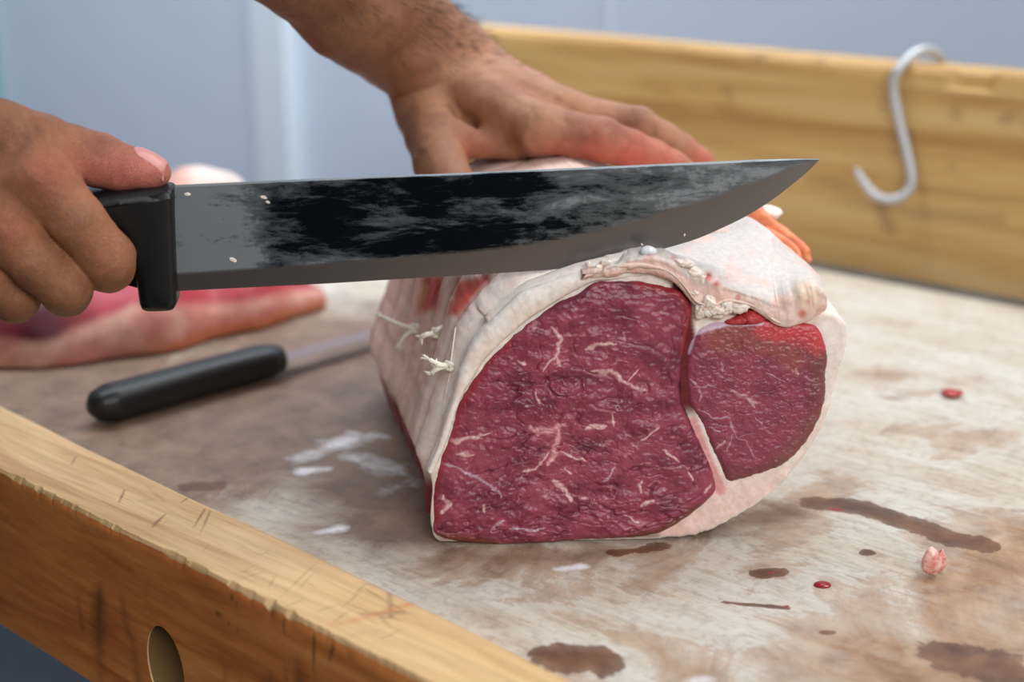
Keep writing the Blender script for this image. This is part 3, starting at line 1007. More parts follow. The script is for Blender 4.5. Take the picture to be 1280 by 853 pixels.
def muscle(name, poly, veins, ctr, seed, wr, h0, label):
    nt, nrr = 900, 170
    t_ = np.linspace(0, 2 * np.pi, nt, endpoint=False)
    Rb = polar_radius(poly, ctr[0], ctr[1], t_, 2400)
    Rb = Rb + 1.3 * fbm(np.cos(t_) * 14, np.sin(t_) * 14, 0, seed, 3)
    fr = np.concatenate([np.linspace(0, 0.9, nrr)[1:], np.linspace(0.9, 1.0, 26)[1:]])
    qx = ctr[0] + np.outer(fr, Rb * np.cos(t_)); qy = ctr[1] + np.outer(fr, Rb * np.sin(t_))
    qx = np.concatenate([[ctr[0]], qx.ravel()]); qy = np.concatenate([[ctr[1]], qy.ravel()])
    frr = np.concatenate([[0], np.repeat(fr, nt)])
    Rr = np.concatenate([[Rb.mean()], np.tile(Rb, len(fr))])
    d = (1 - frr) * Rr
    # warped creases
    wx = qx + 16 * fbm(qx / 62, qy / 62, 1.5, seed + 1, 3); wy = qy + 11 * fbm(qx / 80, qy / 50, 7.5, seed + 2, 3)
    ang = 0.16 * np.sin(qx / 55.0 + qy / 90.0)
    wx = wx - ctr[0]; wy = wy - ctr[1]
    ux = wx * np.cos(ang) + wy * np.sin(ang); uy = -wx * np.sin(ang) + wy * np.cos(ang)
    c1 = np.abs(fbm(ux / 40, uy / 21, 2.2, seed + 3, 3))
    brk = sstep(-0.25, 0.2, fbm(qx / 17, qy / 13, 4.0, seed + 33, 2))
    crease = np.exp(-(c1 / 0.045) ** 2) * (0.25 + 0.75 * brk)
    c2 = np.abs(fbm(ux / 17, uy / 9.5, 9.2, seed + 4, 2))
    crease2 = np.exp(-(c2 / 0.09) ** 2) * brk
    zone = sstep(-0.5, 0.35, fbm(qx / 75, qy / 75, 0.5, seed + 5, 2))
    low_ = fbm(qx / 30, qy / 19, 0, seed + 6, 3)
    h = 0.0016 + 0.0016 * low_ * wr - 0.0012 * crease * wr * (0.35 + 0.65 * zone) - 0.00055 * crease2 * wr * zone
    h += 0.00040 * fbm(qx / 5.5, qy / 4.0, 0, seed + 7, 3)
    h = h * (1 - np.exp(-d / 5.0)) - 0.0034 * np.exp(-d / 2.6) + h0
    # colour
    lean1, lean2, lean3 = srgb(140, 58, 77), srgb(114, 40, 59), srgb(162, 77, 94)
    n_ = fbm(qx / 26, qy / 18, 0, seed + 8, 4)
    col = mixc(np.broadcast_to(lean1, (len(qx), 3)), lean2, sstep(-0.1, 0.5, n_))
    col = mixc(col, lean3, 0.6 * sstep(0.1, 0.5, -n_))
    col = mixc(col, srgb(172, 92, 106), 0.22 * sstep(0.15, 0.5, fbm(qx / 5, qy / 3.2, 0, seed + 30, 3)))
    col = mixc(col, srgb(92, 26, 40), 0.45 * crease * zone)
    # fine marbling network
    nw = np.abs(fbm(wx / 15, wy / 11, 4.4, seed + 9, 3))
    net = np.exp(-(nw / 0.026) ** 2) * sstep(0.0, 0.35, fbm(qx / 48, qy / 48, 3, seed + 10, 2)) * sstep(-0.2, 0.3, fbm(qx / 9, qy / 9, 0, seed + 12, 2))
    col = mixc(col, srgb(206, 144, 150), 0.8 * net)
    fl_ = sstep(0.5, 0.62, fbm(qx / 10, qy / 5.5, 3, seed + 40, 3)); col = mixc(col, srgb(208, 146, 150), 0.45 * fl_)
    vw = fbm(qx / 4.0, qy / 4.0, 0, seed + 11, 3); vw2 = fbm(qx / 9.0, qy / 9.0, 3, seed + 15, 3)
    wq1 = 5.5 * fbm(qx / 13, qy / 13, 1, seed + 20, 3); wq2 = 5.5 * fbm(qx / 13, qy / 13, 5, seed + 21, 3)
    for pts, w, kind in veins:
        P_ = np.array(pts); mid_ = P_.mean(0); half_ = max(6.0, np.linalg.norm(P_ - mid_, axis=1).max())
        taper = np.clip(1.15 - 0.75 * (np.hypot(qx - mid_[0], qy - mid_[1]) / half_) ** 2, 0.12, 1.0)
        dd = seg_dist(qx + wq1, qy + wq2, pts) + 0.55 * w * vw2 + 0.9 * vw
        we = w * taper
        mk = sstep(we * 1.15 + 0.7, we * 0.25, dd) * (0.75 + 0.25 * sstep(-0.3, 0.2, vw2))
        halo = np.exp(-(np.maximum(dd, 0) / (w * 2.2 + 2)) ** 2)
        col = mixc(col, srgb(176, 84, 100), 0.35 * halo)
        col = mixc(col, [srgb(198, 168, 184), srgb(228, 184, 182), srgb(222, 160, 164)][kind], 0.95 * mk)
        h = h + 0.0003 * mk
    return qx, qy, d, h, col, nt, len(fr), nw


def finish_muscle(name, data, label):
    qx, qy, d, h, col, nt, nf, _ = data
    V = on_face(qx, qy) - FN * h[:, None]
    ring = V[-nt:]
    back = ring + FN * 0.006
    V = np.concatenate([V, back])
    col = np.concatenate([col, col[-nt:]])
    F = [(0, 1 + (j + 1) % nt, 1 + j) for j in range(nt)]
    F += [tuple(f[::-1] + 1) for f in grid_faces(nf + 1, nt, True)]
    b = 1 + nf * nt
    F.append(tuple(range(b, b + nt)))
    V[:, 2] = np.maximum(V[:, 2], 0.0003)
    o = mesh_np(name, V, F, MAT_LEAN, roast, True, color=col)
    o['label'] = label
    return o


data = list(muscle('lean_muscle', big, veins_big, (715.0, 545.0), 100, 1.0, 0.0012, ''))
qx, qy, d, h, col = data[:5]
fr_ = fbm(qx / 20, qy / 20, 0, 55, 3)
col = mixc(col, srgb(164, 40, 52), 0.7 * sstep(14, 2, d + 5 * fr_) * (qx < 640))
col = mixc(col, srgb(150, 34, 40), 0.7 * sstep(10, 2, seg_dist(qx, qy, [(800, 353), (848, 363), (862, 385), (855, 440)])))
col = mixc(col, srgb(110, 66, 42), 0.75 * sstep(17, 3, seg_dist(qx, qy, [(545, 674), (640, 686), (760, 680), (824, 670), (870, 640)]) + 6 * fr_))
col = mixc(col, srgb(64, 14, 20), 0.9 * sstep(7, 1.5, seg_dist(qx, qy, [(850, 480), (858, 510), (868, 535)])))
data[4] = col
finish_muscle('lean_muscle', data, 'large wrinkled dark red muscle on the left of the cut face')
data = list(muscle('lean_muscle', small, veins_small, (945.0, 500.0), 300, 0.28, 0.0006, ''))
qx, qy, d, h, col = data[:5]
fr_ = fbm(qx / 30, qy / 30, 0, 58, 3)
col = mixc(col, srgb(126, 52, 62), 0.6)if False else col
col = mixc(col, srgb(140, 66, 82), 0.4 * np.ones(len(qx)))
col = mixc(col, srgb(122, 80, 70), 0.6 * sstep(30, 4, seg_dist(qx, qy, [(1030, 430), (1036, 470), (1030, 510), (1005, 560), (980, 582)]) + 12 * fr_))
col = mixc(col, srgb(158, 90, 76), 0.5 * sstep(28, 6, seg_dist(qx, qy, [(900, 418), (945, 425), (990, 445)]) + 14 * fr_))
col = mixc(col, srgb(206, 72, 78), 0.85 * sstep(26, 8, seg_dist(qx, qy, [(960, 405), (1000, 412), (1020, 420)]) + 8 * fr_))
col = mixc(col, srgb(104, 62, 50), 0.5 * sstep(18, 4, seg_dist(qx, qy, [(905, 600), (940, 598), (975, 585)]) + 6 * fr_))
col = mixc(col, srgb(222, 192, 212), 0.9 * sstep(6.0, 2.5, np.abs(seg_dist(qx, qy, [(858, 440), (866, 416), (884, 408), (905, 402), (950, 402)])) + 1.5 * fr_))
data[4] = col
finish_muscle('lean_muscle', data, 'smaller smooth muscle on the right of the cut face')

# --- bright cut edge of the rind, a strip ending in a free tip at the lower left
so_ = [(806, 322), (765, 329), (728, 338), (690, 351), (655, 364), (636, 380), (612, 403), (598, 420), (584, 441), (574, 468), (566, 497), (558, 522), (551, 544), (543, 566), (534, 587)]
si_ = [(806, 345), (765, 351), (742, 353), (706, 372), (672, 394), (655, 406), (636, 422), (621, 436), (606, 452), (592, 474), (580, 492), (571, 514), (563, 541), (553, 566), (541, 592)]
NS_ = 240
SO, SI = spline(so_, NS_), spline(si_, NS_)
tt_ = np.linspace(0, 1, NS_)
SO = SO + np.stack([0.9 * fbm(tt_ * 30, tt_ * 0, 0, 5, 3), 0.9 * fbm(tt_ * 30, tt_ * 0, 5, 6, 3)], 1)
rowsS = []
fade = np.clip(np.minimum(tt_ / 0.1, 1), 0.15, 1)
for (wgt, hgt) in ((-0.02, -0.0040), (-0.03, 0.0002), (0.06, 0.0022), (0.2, 0.0030), (0.4, 0.0034), (0.6, 0.0033), (0.8, 0.0027), (0.93, 0.0014), (0.98, -0.002), (0.9, -0.005)):
    p_ = SO * (1 - wgt) + SI * wgt
    rowsS.append(on_face(p_[:, 0], p_[:, 1]) - FN * (hgt * fade + 0.0003 * fbm(p_[:, 0] / 6, p_[:, 1] / 6, 0, 44, 3))[:, None])
VS = np.stack(rowsS, 1)
FS = [tuple(f) for f in grid_faces(NS_, 10, True)] + [tuple(range(10))[::-1], tuple((NS_ - 1) * 10 + k for k in range(10))]
VS = VS.reshape(-1, 3)
nS = fbm(VS[:, 0] * 160, VS[:, 1] * 160, VS[:, 2] * 160, 23, 4)
colS = mixc(np.broadcast_to(srgb(244, 236, 228), VS.shape), srgb(238, 220, 204), sstep(-0.1, 0.5, nS))
rs_ = mesh_np('rind_edge', VS, FS, MAT_FAT, roast, True, color=colS)
rs_['label'] = 'cream cut edge of the rind along the left of the face'
bmr = bmesh.new(); bmr.from_mesh(rs_.data); bmesh.ops.recalc_face_normals(bmr, faces=bmr.faces); bmr.to_mesh(rs_.data); bmr.free()

# --- thick white fat flap over the top right shoulder
Bt = [(726, 348), (745, 344), (768, 340), (800, 337), (832, 344), (852, 360), (868, 378), (888, 383), (905, 377), (925, 379), (945, 386), (968, 402), (985, 404), (1004, 398), (1018, 392), (1030, 384)]
Tt = [(735, 337), (750, 331), (770, 325), (800, 317), (828, 319), (848, 328), (868, 336), (884, 341), (905, 350), (928, 358), (945, 363), (965, 368), (980, 366), (998, 357), (1016, 352), (1031, 362)]
Kt = [(722, 305), (745, 300), (765, 296), (790, 290), (815, 285), (838, 281), (858, 277), (878, 275), (898, 272), (918, 270), (935, 271), (950, 280), (968, 296), (988, 314), (1008, 333), (1024, 352)]
NU, NV = 260, 90
B_, T_, K_ = spline(Bt, NU), spline(Tt, NU), spline(Kt, NU)
Bw = on_face(B_[:, 0], B_[:, 1]) - FN * 0.0042
jit = 0.0012 * fbm(np.linspace(0, 30, NU), np.zeros(NU), 0, 3, 3)
Tw = on_face(T_[:, 0], T_[:, 1]) - FN * (0.0028 + jit)[:, None]
Kw = np.array([W(K_[i, 0], K_[i, 1], 0.735 + 0.03 * math.sin(math.pi * min(1, i / NU * 1.3))) for i in range(NU)])
Back = Kw + np.array([-0.01, 0.075, -0.016])
Und = Bw + FN * 0.012 + np.array([0, 0, 0.003])
Und2 = Back + np.array([0, 0, -0.02])
Dp = Bw + FN * 0.003 + np.array([0, 0, -0.0008])
Mid = (Tw * 0.62 + Kw * 0.38) + np.array([0, 0, 0.0035])
Mid2 = (Tw * 0.28 + Kw * 0.72) + np.array([0, 0, 0.003])
ctrl = np.stack([Und2, Und, Dp, Bw - FN * 0.0006, Bw * 0.5 + Tw * 0.5 - FN * 0.0022, Tw + FN * 0.001, Mid, Mid2, Kw, Back], 0)
prof = spline(ctrl.reshape(len(ctrl), -1), NV).reshape(NV, NU, 3)
uu = np.linspace(0, 1, NU)[None, :] + np.zeros((NV, 1)); vv = np.linspace(0, 1, NV)[:, None] + np.zeros((1, NU))
X = prof.reshape(-1, 3)
du = np.gradient(prof, axis=1); dv = np.gradient(prof, axis=0)
nrm = np.cross(dv, du); nrm /= np.linalg.norm(nrm, axis=2)[..., None] + 1e-12
nrm = nrm.reshape(-1, 3)
if nrm[(NV * 3 // 4) * NU + NU // 2][2] < 0:
    nrm = -nrm
lip = np.exp(-((vv.ravel() - 0.42) / 0.14) ** 2)
left = sstep(0.42, 0.1, uu.ravel())
disp = 0.0011 * fbm(X[:, 0] * 140, X[:, 1] * 140, X[:, 2] * 140, 61, 4) * (0.35 + lip + left) + 0.0016 * left * fbm(X[:, 0] * 260, X[:, 1] * 260, X[:, 2] * 200, 66, 3)
disp += lip * 0.0005 * fbm(uu.ravel() * 26, vv.ravel() * 9, 0, 68, 3)
X = X + nrm * disp[:, None]
# thickness closes towards the ends
Fq = grid_faces(NV, NU)
F = [tuple(f) for f in Fq]
F += [tuple([(NV - 1) * NU + j, (NV - 1) * NU + j + 1, j + 1, j]) for j in range(NU - 1)]
F += [tuple(i * NU for i in range(NV)), tuple(i * NU + NU - 1 for i in range(NV))[::-1]]
n1 = fbm(X[:, 0] * 90, X[:, 1] * 90, X[:, 2] * 90, 33, 4); n2 = fbm(X[:, 0] * 45, X[:, 1] * 45, X[:, 2] * 45, 38, 3)
px, py = project(X)
col = np.broadcast_to(srgb(214, 205, 199), X.shape)
col = mixc(col, srgb(240, 206, 190), sstep(0.52, 0.40, vv.ravel() + 0.05 * n1) * (0.75 + 0.2 * n2))
col = mixc(col, srgb(236, 190, 176), 0.6 * sstep(0.2, 0.6, n1 + 0.4 * lip))
col = mixc(col, srgb(238, 214, 186), 0.7 * sstep(26, 8, np.hypot(px - 1008, py - 366)))
for (x_, y_, r_, a_) in ((886, 346, 9, 0.8), (896, 355, 7, 0.7), (1003, 392, 8, 0.7), (1010, 378, 7, 0.45), (756, 332, 5, 0.4), (842, 322, 5, 0.4), (922, 372, 4, 0.6)):
    col = mixc(col, srgb(206, 84, 76), a_ * sstep(r_, r_ * 0.3, np.hypot(px - x_, py - y_) + 4 * n1))
col = mixc(col, srgb(90, 60, 52), 0.8 * sstep(3.4, 1.2, np.hypot(px - 886, py - 344)))
flap = mesh_np('fat_flap', X, F, MAT_FAT, roast, True, color=col)
flap['label'] = 'thick white fat flap over the top right of the roast'
bmr = bmesh.new(); bmr.from_mesh(flap.data); bmesh.ops.recalc_face_normals(bmr, faces=bmr.faces); FLAP_BVH = BVHTree.FromBMesh(bmr); bmr.to_mesh(flap.data); bmr.free()


def lump(center, r, seed, squash=(1, 1, 1), amp=0.35):
    bm_ = bmesh.new()
    bmesh.ops.create_icosphere(bm_, subdivisions=4, radius=1.0)
    V_ = np.array([v.co for v in bm_.verts]); F_l = [tuple(v.index for v in f.verts) for f in bm_.faces]
    bm_.free()
    n_ = fbm(V_[:, 0] * 1.3, V_[:, 1] * 1.3, V_[:, 2] * 1.3, seed, 4) + 0.5 * np.round(2 * fbm(V_[:, 0], V_[:, 1], V_[:, 2], seed + 3, 2)) / 2
    V_ = V_ * (1 + amp * n_)[:, None] * np.array(squash) * r
    return V_ + center, F_l


m = M('fat_crumb_white'); v = m.coord(); nn_ = m.noise(v, 500, 4)
m.s(Base_Color=m.ramp(nn_, [(0.3, L(230, 206, 190)), (0.7, L(246, 240, 232))]), Roughness=0.5, Subsurface_Weight=0.2, Subsurface_Radius=(0.003, 0.002, 0.001)); m.bump(nn_, 0.4, 0.0006)
MAT_CRUMB = m.m
for k, (x_, y_, r_, off) in enumerate([(875, 386, 0.0027, 0.004), (884, 389, 0.0020, 0.005), (897, 386, 0.0040, 0.004), (907, 381, 0.0030, 0.005), (921, 382, 0.0036, 0.004), (931, 380, 0.0018, 0.004), (884, 376, 0.0034, 0.0055),
                                       (852, 328, 0.0032, 0.0035), (866, 340, 0.0036, 0.0035), (876, 349, 0.0024, 0.004), (747, 333, 0.0018, 0.004), (757, 329, 0.0022, 0.002), (735, 329, 0.0012, 0.003), (866, 364, 0.0016, 0.006)]):
    c_ = on_face(x_, y_) - FN * off
    Vl, Fl = lump(c_, r_, 900 + k * 5, ((1.0, 0.8, 1.15), (1.3, 0.8, 0.8), (1.15, 0.8, 0.85))[k % 3], 0.62)
    mesh_np('fat_crumb', Vl, Fl, MAT_CRUMB, roast)
# clear fat bead by the blade edge
m = M('wet_fat'); m.s(Base_Color=L(236, 236, 240), Roughness=0.12, Transmission_Weight=0.15, IOR=1.36, Subsurface_Weight=0.1); MAT_BEAD = m.m
Vl, Fl = lump(on_face(810, 314) - FN * 0.001, 0.0034, 7, (1.25, 0.9, 0.8), 0.15)
mesh_np('fat_bead', Vl, Fl, MAT_BEAD, roast)
# small red lean tag under the flap, right of the crumbs
redp = [(905, 403), (920, 394), (938, 386), (952, 392), (955, 402), (930, 407)]
m2 = muscle('lean_tag', redp, [], (932.0, 398.0), 500, 0.3, 0.0022, '')
cc = mixc(m2[4], srgb(196, 56, 58), 0.8 * np.ones(len(m2[0])))
finish_muscle('lean_tag', (m2[0], m2[1], m2[2], m2[3] + 0.001, cc) + m2[5:], 'small bright red strip of lean under the fat flap')
redp = [(818, 316), (836, 312), (846, 320), (852, 326), (840, 327), (826, 322)]

# orange sinew strip standing off the back of the shoulder
m = M('orange_sinew'); v = m.coord(); nn_ = m.noise(v, 160, 4)
m.s(Base_Color=m.ramp(nn_, [(0.3, L(196, 92, 56)), (0.7, L(232, 148, 100))]), Roughness=0.4, Subsurface_Weight=0.2, Subsurface_Radius=(0.004, 0.002, 0.001)); m.bump(nn_, 0.4, 0.001)
pth = spline([W(925, 262, 0.79), W(946, 270, 0.785), W(960, 279, 0.78), W(975, 292, 0.775), (W(992, 303, 0.77)), W(1003, 313, 0.765), W(1008, 322, 0.762), W(1013, 327, 0.76)], 60)
rr = np.interp(np.linspace(0, 1, 60), [0, 0.3, 0.6, 0.8, 1], [0.006, 0.0048, 0.0040, 0.0036, 0.0016]) * (1 + 0.18 * noise(np.linspace(0, 9, 60), np.zeros(60), 0, 4))
o = Geo().tube(pth, rr, 14).obj('sinew_strip', m.m, roast); o['label'] = 'orange strip of sinew at the back of the roast'
pth = spline([W(955, 292, 0.77), W(972, 300, 0.765), W(986, 308, 0.76), W(996, 318, 0.755), W(998, 335, 0.75)], 40)
o = Geo().tube(pth, np.linspace(0.0045, 0.002, 40), 12).obj('sinew_strip', m.m, roast)
Vl, Fl = lump(W(962, 266, 0.786), 0.006, 71, (1.2, 1, 0.7), 0.3); mesh_np('fat_crumb', Vl, Fl, MAT_CRUMB, roast)

# --- twine: loops round the joint and knotted ends
m = M('cotton_twine'); v = m.coord(); nn_ = m.noise(v, 900, 3)
m.s(Base_Color=m.ramp(nn_, [(0.3, L(226, 216, 196)), (0.7, L(248, 244, 232))]), Roughness=0.85); m.bump(nn_, 0.5, 0.0006)
MAT_TWINE = m.m
tw_objs = []
for l in LOOPS[:7]:
    i = int(np.argmin(np.abs(sv - l)))
    ringp = body[i]
    c_ = ringp.mean(0)
    pth = ringp[::3] + (ringp[::3] - c_) / np.linalg.norm(ringp[::3] - c_, axis=1)[:, None] * 0.0004
    pth[:, 2] = np.maximum(pth[:, 2], 0.0011)
    tw_objs.append(Geo().tube(pth, 0.0008, 8, closed=True).obj('twine_loop', MAT_TWINE, roast))


def knot(px_, py_, ends, r=0.0012, par=None):
    p, n_ = hit_roast(px_, py_)
    if p is None:
        return
    t1 = np.cross(n_, [0, 0, 1.0]); t1 /= np.linalg.norm(t1)
    t2 = np.cross(n_, t1)
    if t2[2] < 0:
        t2 = -t2
    if t1[0] < 0:
        t1 = -t1
    g_ = Geo()
    a = np.linspace(0, 2 * np.pi, 40, endpoint=False)
    c_ = p + n_ * r * 1.1
    k_ = c_[None] + (np.cos(a)[:, None] * t1 + np.sin(a)[:, None] * t2 * 0.8) * r * 1.7 + np.sin(3 * a)[:, None] * n_ * r * 0.9
    g_.tube(k_, r, 9, closed=True, twist=0.5, lobes=6)
    g_.tube(c_[None] + (np.sin(2 * a)[:, None] * t1 * 1.5 + np.cos(a)[:, None] * t2) * r * 1.5 + (0.6 + np.cos(2 * a)[:, None]) * n_ * r * 0.6, r * 0.9, 9, closed=True, twist=0.5, lobes=6)
    rnd = random.Random(int(px_ * 7 + py_))
    for (ex, ey) in ends:
        q = W(ex, ey, p[1] - 0.004)
        mid = (c_ + q) / 2 + n_ * 0.003
        pt = spline([c_, c_ * 0.6 + mid * 0.4 + n_ * 0.0012, mid, q], 26)
        g_.tube(pt, r, 9, twist=0.6, lobes=6)
        dq = pt[-1] - pt[-5]; dq /= np.linalg.norm(dq)
        for f in range(11):                     # frayed strands
            w_ = dq + np.array([rnd.uniform(-1, 1), rnd.uniform(-1, 1), rnd.uniform(-1, 1)]) * 0.75
            e_ = pt[-1] + w_ / np.linalg.norm(w_) * rnd.uniform(0.002, 0.0048)
            g_.tube(spline([pt[-4], pt[-1], e_], 7), np.linspace(r * 0.5, r * 0.28, 7), 6)
    return g_.obj('twine_knot', MAT_TWINE, par or roast)


knot(522, 411, [(478, 396), (500, 430)])
knot(548, 417, [(528, 421), (556, 408)])
knot(564, 458, [(537, 450), (540, 466), (546, 456)], 0.0011)
knot(470, 396, [(466, 372), (464, 412)])
pth = []
for q in ((570, 410), (566, 440), (562, 470), (556, 500), (553, 520)):
    p, n_ = hit_roast(*q)
    if p is not None:
        pth.append(p + n_ * 0.0003)
if len(pth) > 2:
    Geo().tube(spline(pth, 50), 0.00045, 6).obj('twine_strand', MAT_TWINE, roast)

# ------------------------------------------------------------------ big butcher knife
def KP(px_, py_, off=0.0):                # a point in the knife's plane
    kn = np.array([-0.030 / 0.345, 1.0, 0.0]); kn /= np.linalg.norm(kn)
    p0 = np.array([-0.155, 0.662, 0.2])
    d = ray(px_, py_)
    p = ORI + d * (((p0 - ORI) @ kn) / (d @ kn))
    return p + kn * off


spine = [(219, 233.6), (300, 230), (400, 225.5), (500, 221.5), (600, 217.5), (700, 213), (800, 208.5), (900, 204), (960, 201), (1000, 199.3), (1025, 199.2)]
edge_l = [(219, 364.2), (300, 360), (400, 355), (500, 349), (600, 343), (690, 337), (740, 330), (790, 321), (830, 311), (870, 299), (905, 284), (935, 269), (965, 250), (990, 231), (1008, 216), (1025, 199.6)]
NB = 400
sp = spline(spine, NB); ed_raw = spline(edge_l, 1200)
xs = np.linspace(219, 1024.9, NB)
spy = np.interp(xs, spline(spine, 1200)[:, 0], spline(spine, 1200)[:, 1])
edy = np.interp(xs, ed_raw[:, 0], ed_raw[:, 1])
bev_w = np.interp(xs, [222, 400, 600, 750, 850, 930, 990, 1025], [24, 27, 33, 44, 52, 44, 27, 2])
rows_f = []; rows_b = []
NR = 26
vparam = []
for i in range(NB):
    s0_, e0_ = spy[i], edy[i]
    bw = min(bev_w[i], (e0_ - s0_) * 0.8)
    ys = np.concatenate([np.linspace(s0_, e0_ - bw, NR - 6), np.linspace(e0_ - bw, e0_, 7)[1:]])
    tf = np.concatenate([np.full(NR - 6, 0.00125), np.linspace(0.00125, 0.00005, 7)[1:]])
    for y_, t_ in zip(ys, tf):
        rows_f.append(KP(xs[i], y_, -t_)); rows_b.append(KP(xs[i], y_, t_))
    vparam.append(np.concatenate([np.zeros(NR - 6), np.ones(6)]))
vparam = np.array(vparam).ravel()
nvf = NB * NR
V = np.concatenate([rows_f, rows_b])
Fq = grid_faces(NB, NR)
F = [tuple(f) for f in Fq] + [tuple(f[::-1] + nvf) for f in Fq]
ridge = [KP(xs[i], spy[i]) + np.array([0, 0, 0.0009 * min(1, (NB - 1 - i) / 40)]) for i in range(NB)]
V = np.concatenate([V, ridge])
for i in range(NB - 1):
    F.append((i * NR, (i + 1) * NR, 2 * nvf + i + 1, 2 * nvf + i)[::-1])
    F.append((2 * nvf + i, 2 * nvf + i + 1, nvf + (i + 1) * NR, nvf + i * NR)[::-1])
    F.append((i * NR + NR - 1, (i + 1) * NR + NR - 1, nvf + (i + 1) * NR + NR - 1, nvf + i * NR + NR - 1))
for i in (0, NB - 1):
    F.append((i * NR, nvf + i * NR, 2 * nvf + i))
    for j in range(NR - 1):
        F.append((i * NR + j, i * NR + j + 1, nvf + i * NR + j + 1, nvf + i * NR + j))
knife = empty('butcher_knife', tuple(KP(170, 300)), 'long wide butcher knife held over the roast, steel blade with fat film', 'knife')
# film of dried fat: vertex field that also carries the spine's painted highlight
bxp, byp = project(V)
film = np.interp(bxp, [222, 300, 340, 420, 520, 640, 740, 820, 900, 1000], [1.1, 0.95, 0.50, 0.40, 0.28, 0.36, 0.66, 0.74, 0.76, 0.8])
film = film + 0.16 * sstep(0.45, 1.0, (byp - np.interp(bxp, xs, spy)) / np.maximum(1, np.interp(bxp, xs, edy) - np.interp(bxp, xs, spy)))
bevel = np.concatenate([vparam, vparam, np.zeros(NB)]); film[2 * nvf:] = 1.3  # spine ridge lightened as a painted highlight, no fat there
vspine = np.zeros(len(V)); vspine[2 * nvf:] = 1.0
m = M('blade_steel')
v = m.coord()
mp = m.n('ShaderNodeMapping'); mp.inputs['Scale'].default_value = (26, 60, 95); m.l(v, mp.inputs[0])
na = m.noise(mp.outputs[0], 1.0, 10, 0.74, 0.35)
nb = m.noise(v, 420, 4, 0.7)
mp = m.n('ShaderNodeMapping'); mp.inputs['Scale'].default_value = (18, 300, 520); m.l(v, mp.inputs[0])
nc = m.noise(mp.outputs[0], 1.0, 4, 0.6)
f = m.math('ADD', m.attr('film'), m.math('MULTIPLY', m.math('SUBTRACT', na, 0.5), 2.1))
f = m.math('ADD', f, m.math('MULTIPLY', m.math('SUBTRACT', nc, 0.5), 0.25))
fm = m.ramp(f, [(0.36, 0.0), (0.50, 0.35), (0.62, 0.55), (1.1, 0.85)])
fm = m.math('ADD', fm, m.ramp(m.math('ADD', f, m.math('MULTIPLY', m.math('SUBTRACT', nb, 0.5), 0.8)), [(0.72, 0.0), (0.9, 0.25)]), clamp=True)
fm = m.mix(fm, (0.5, 0.5, 0.5), m.attr('bevel'))
c = m.mix(L(62, 70, 78), L(142, 148, 152), fm)
c = m.mix(c, L(122, 116, 114), m.attr('bevel'))
m.s(Base_Color=c, Metallic=m.mix((0.95, 0.95, 0.95), (0.55, 0.55, 0.55), fm), Roughness=m.mix((0.16, 0.16, 0.16), (0.48, 0.48, 0.48), fm))
m.bump(nc, 0.08, 0.0004)
blade = mesh_np('blade', V, F, m.m, knife, True, attrs={'film': film, 'bevel': bevel})
bmr = bmesh.new(); bmr.from_mesh(blade.data); bmesh.ops.recalc_face_normals(bmr, faces=bmr.faces); bmr.to_mesh(blade.data); bmr.free()
blade.data.polygons.foreach_set('use_smooth', [True] * len(blade.data.polygons))
es = blade.modifiers.new('edges', 'EDGE_SPLIT'); es.split_angle = math.radians(5.0)
blade['label'] = 'wide steel blade with grey fat film'
# specks of fat on the blade
for (x_, y_, a_, l_) in ((235, 242, 0.1, 4), (291, 324, 0.5, 5), (330, 246, 0.3, 4), (335, 252, 0.4, 3), (855, 293, 1.5, 2), (802, 305, 0.8, 2)):
    Vl, Fl = lump(np.zeros(3), 1.0, int(x_), (1, 0.35, 0.55), 0.3)
    u1 = KP(x_ + 10, y_) - KP(x_, y_); u1 /= np.linalg.norm(u1); u3 = np.array([0, 0, 1.0]); u2 = np.cross(u3, u1)
    r1 = u1 * math.cos(a_) - u3 * math.sin(a_); r3 = u1 * math.sin(a_) + u3 * math.cos(a_)
    Vl = (Vl[:, :1] * r1 + Vl[:, 1:2] * u2 * 0.5 + Vl[:, 2:3] * r3) * l_ * 0.00038 + KP(x_, y_, -0.0014)
    o = mesh_np('fat_speck', Vl, Fl, MAT_CRUMB, knife)
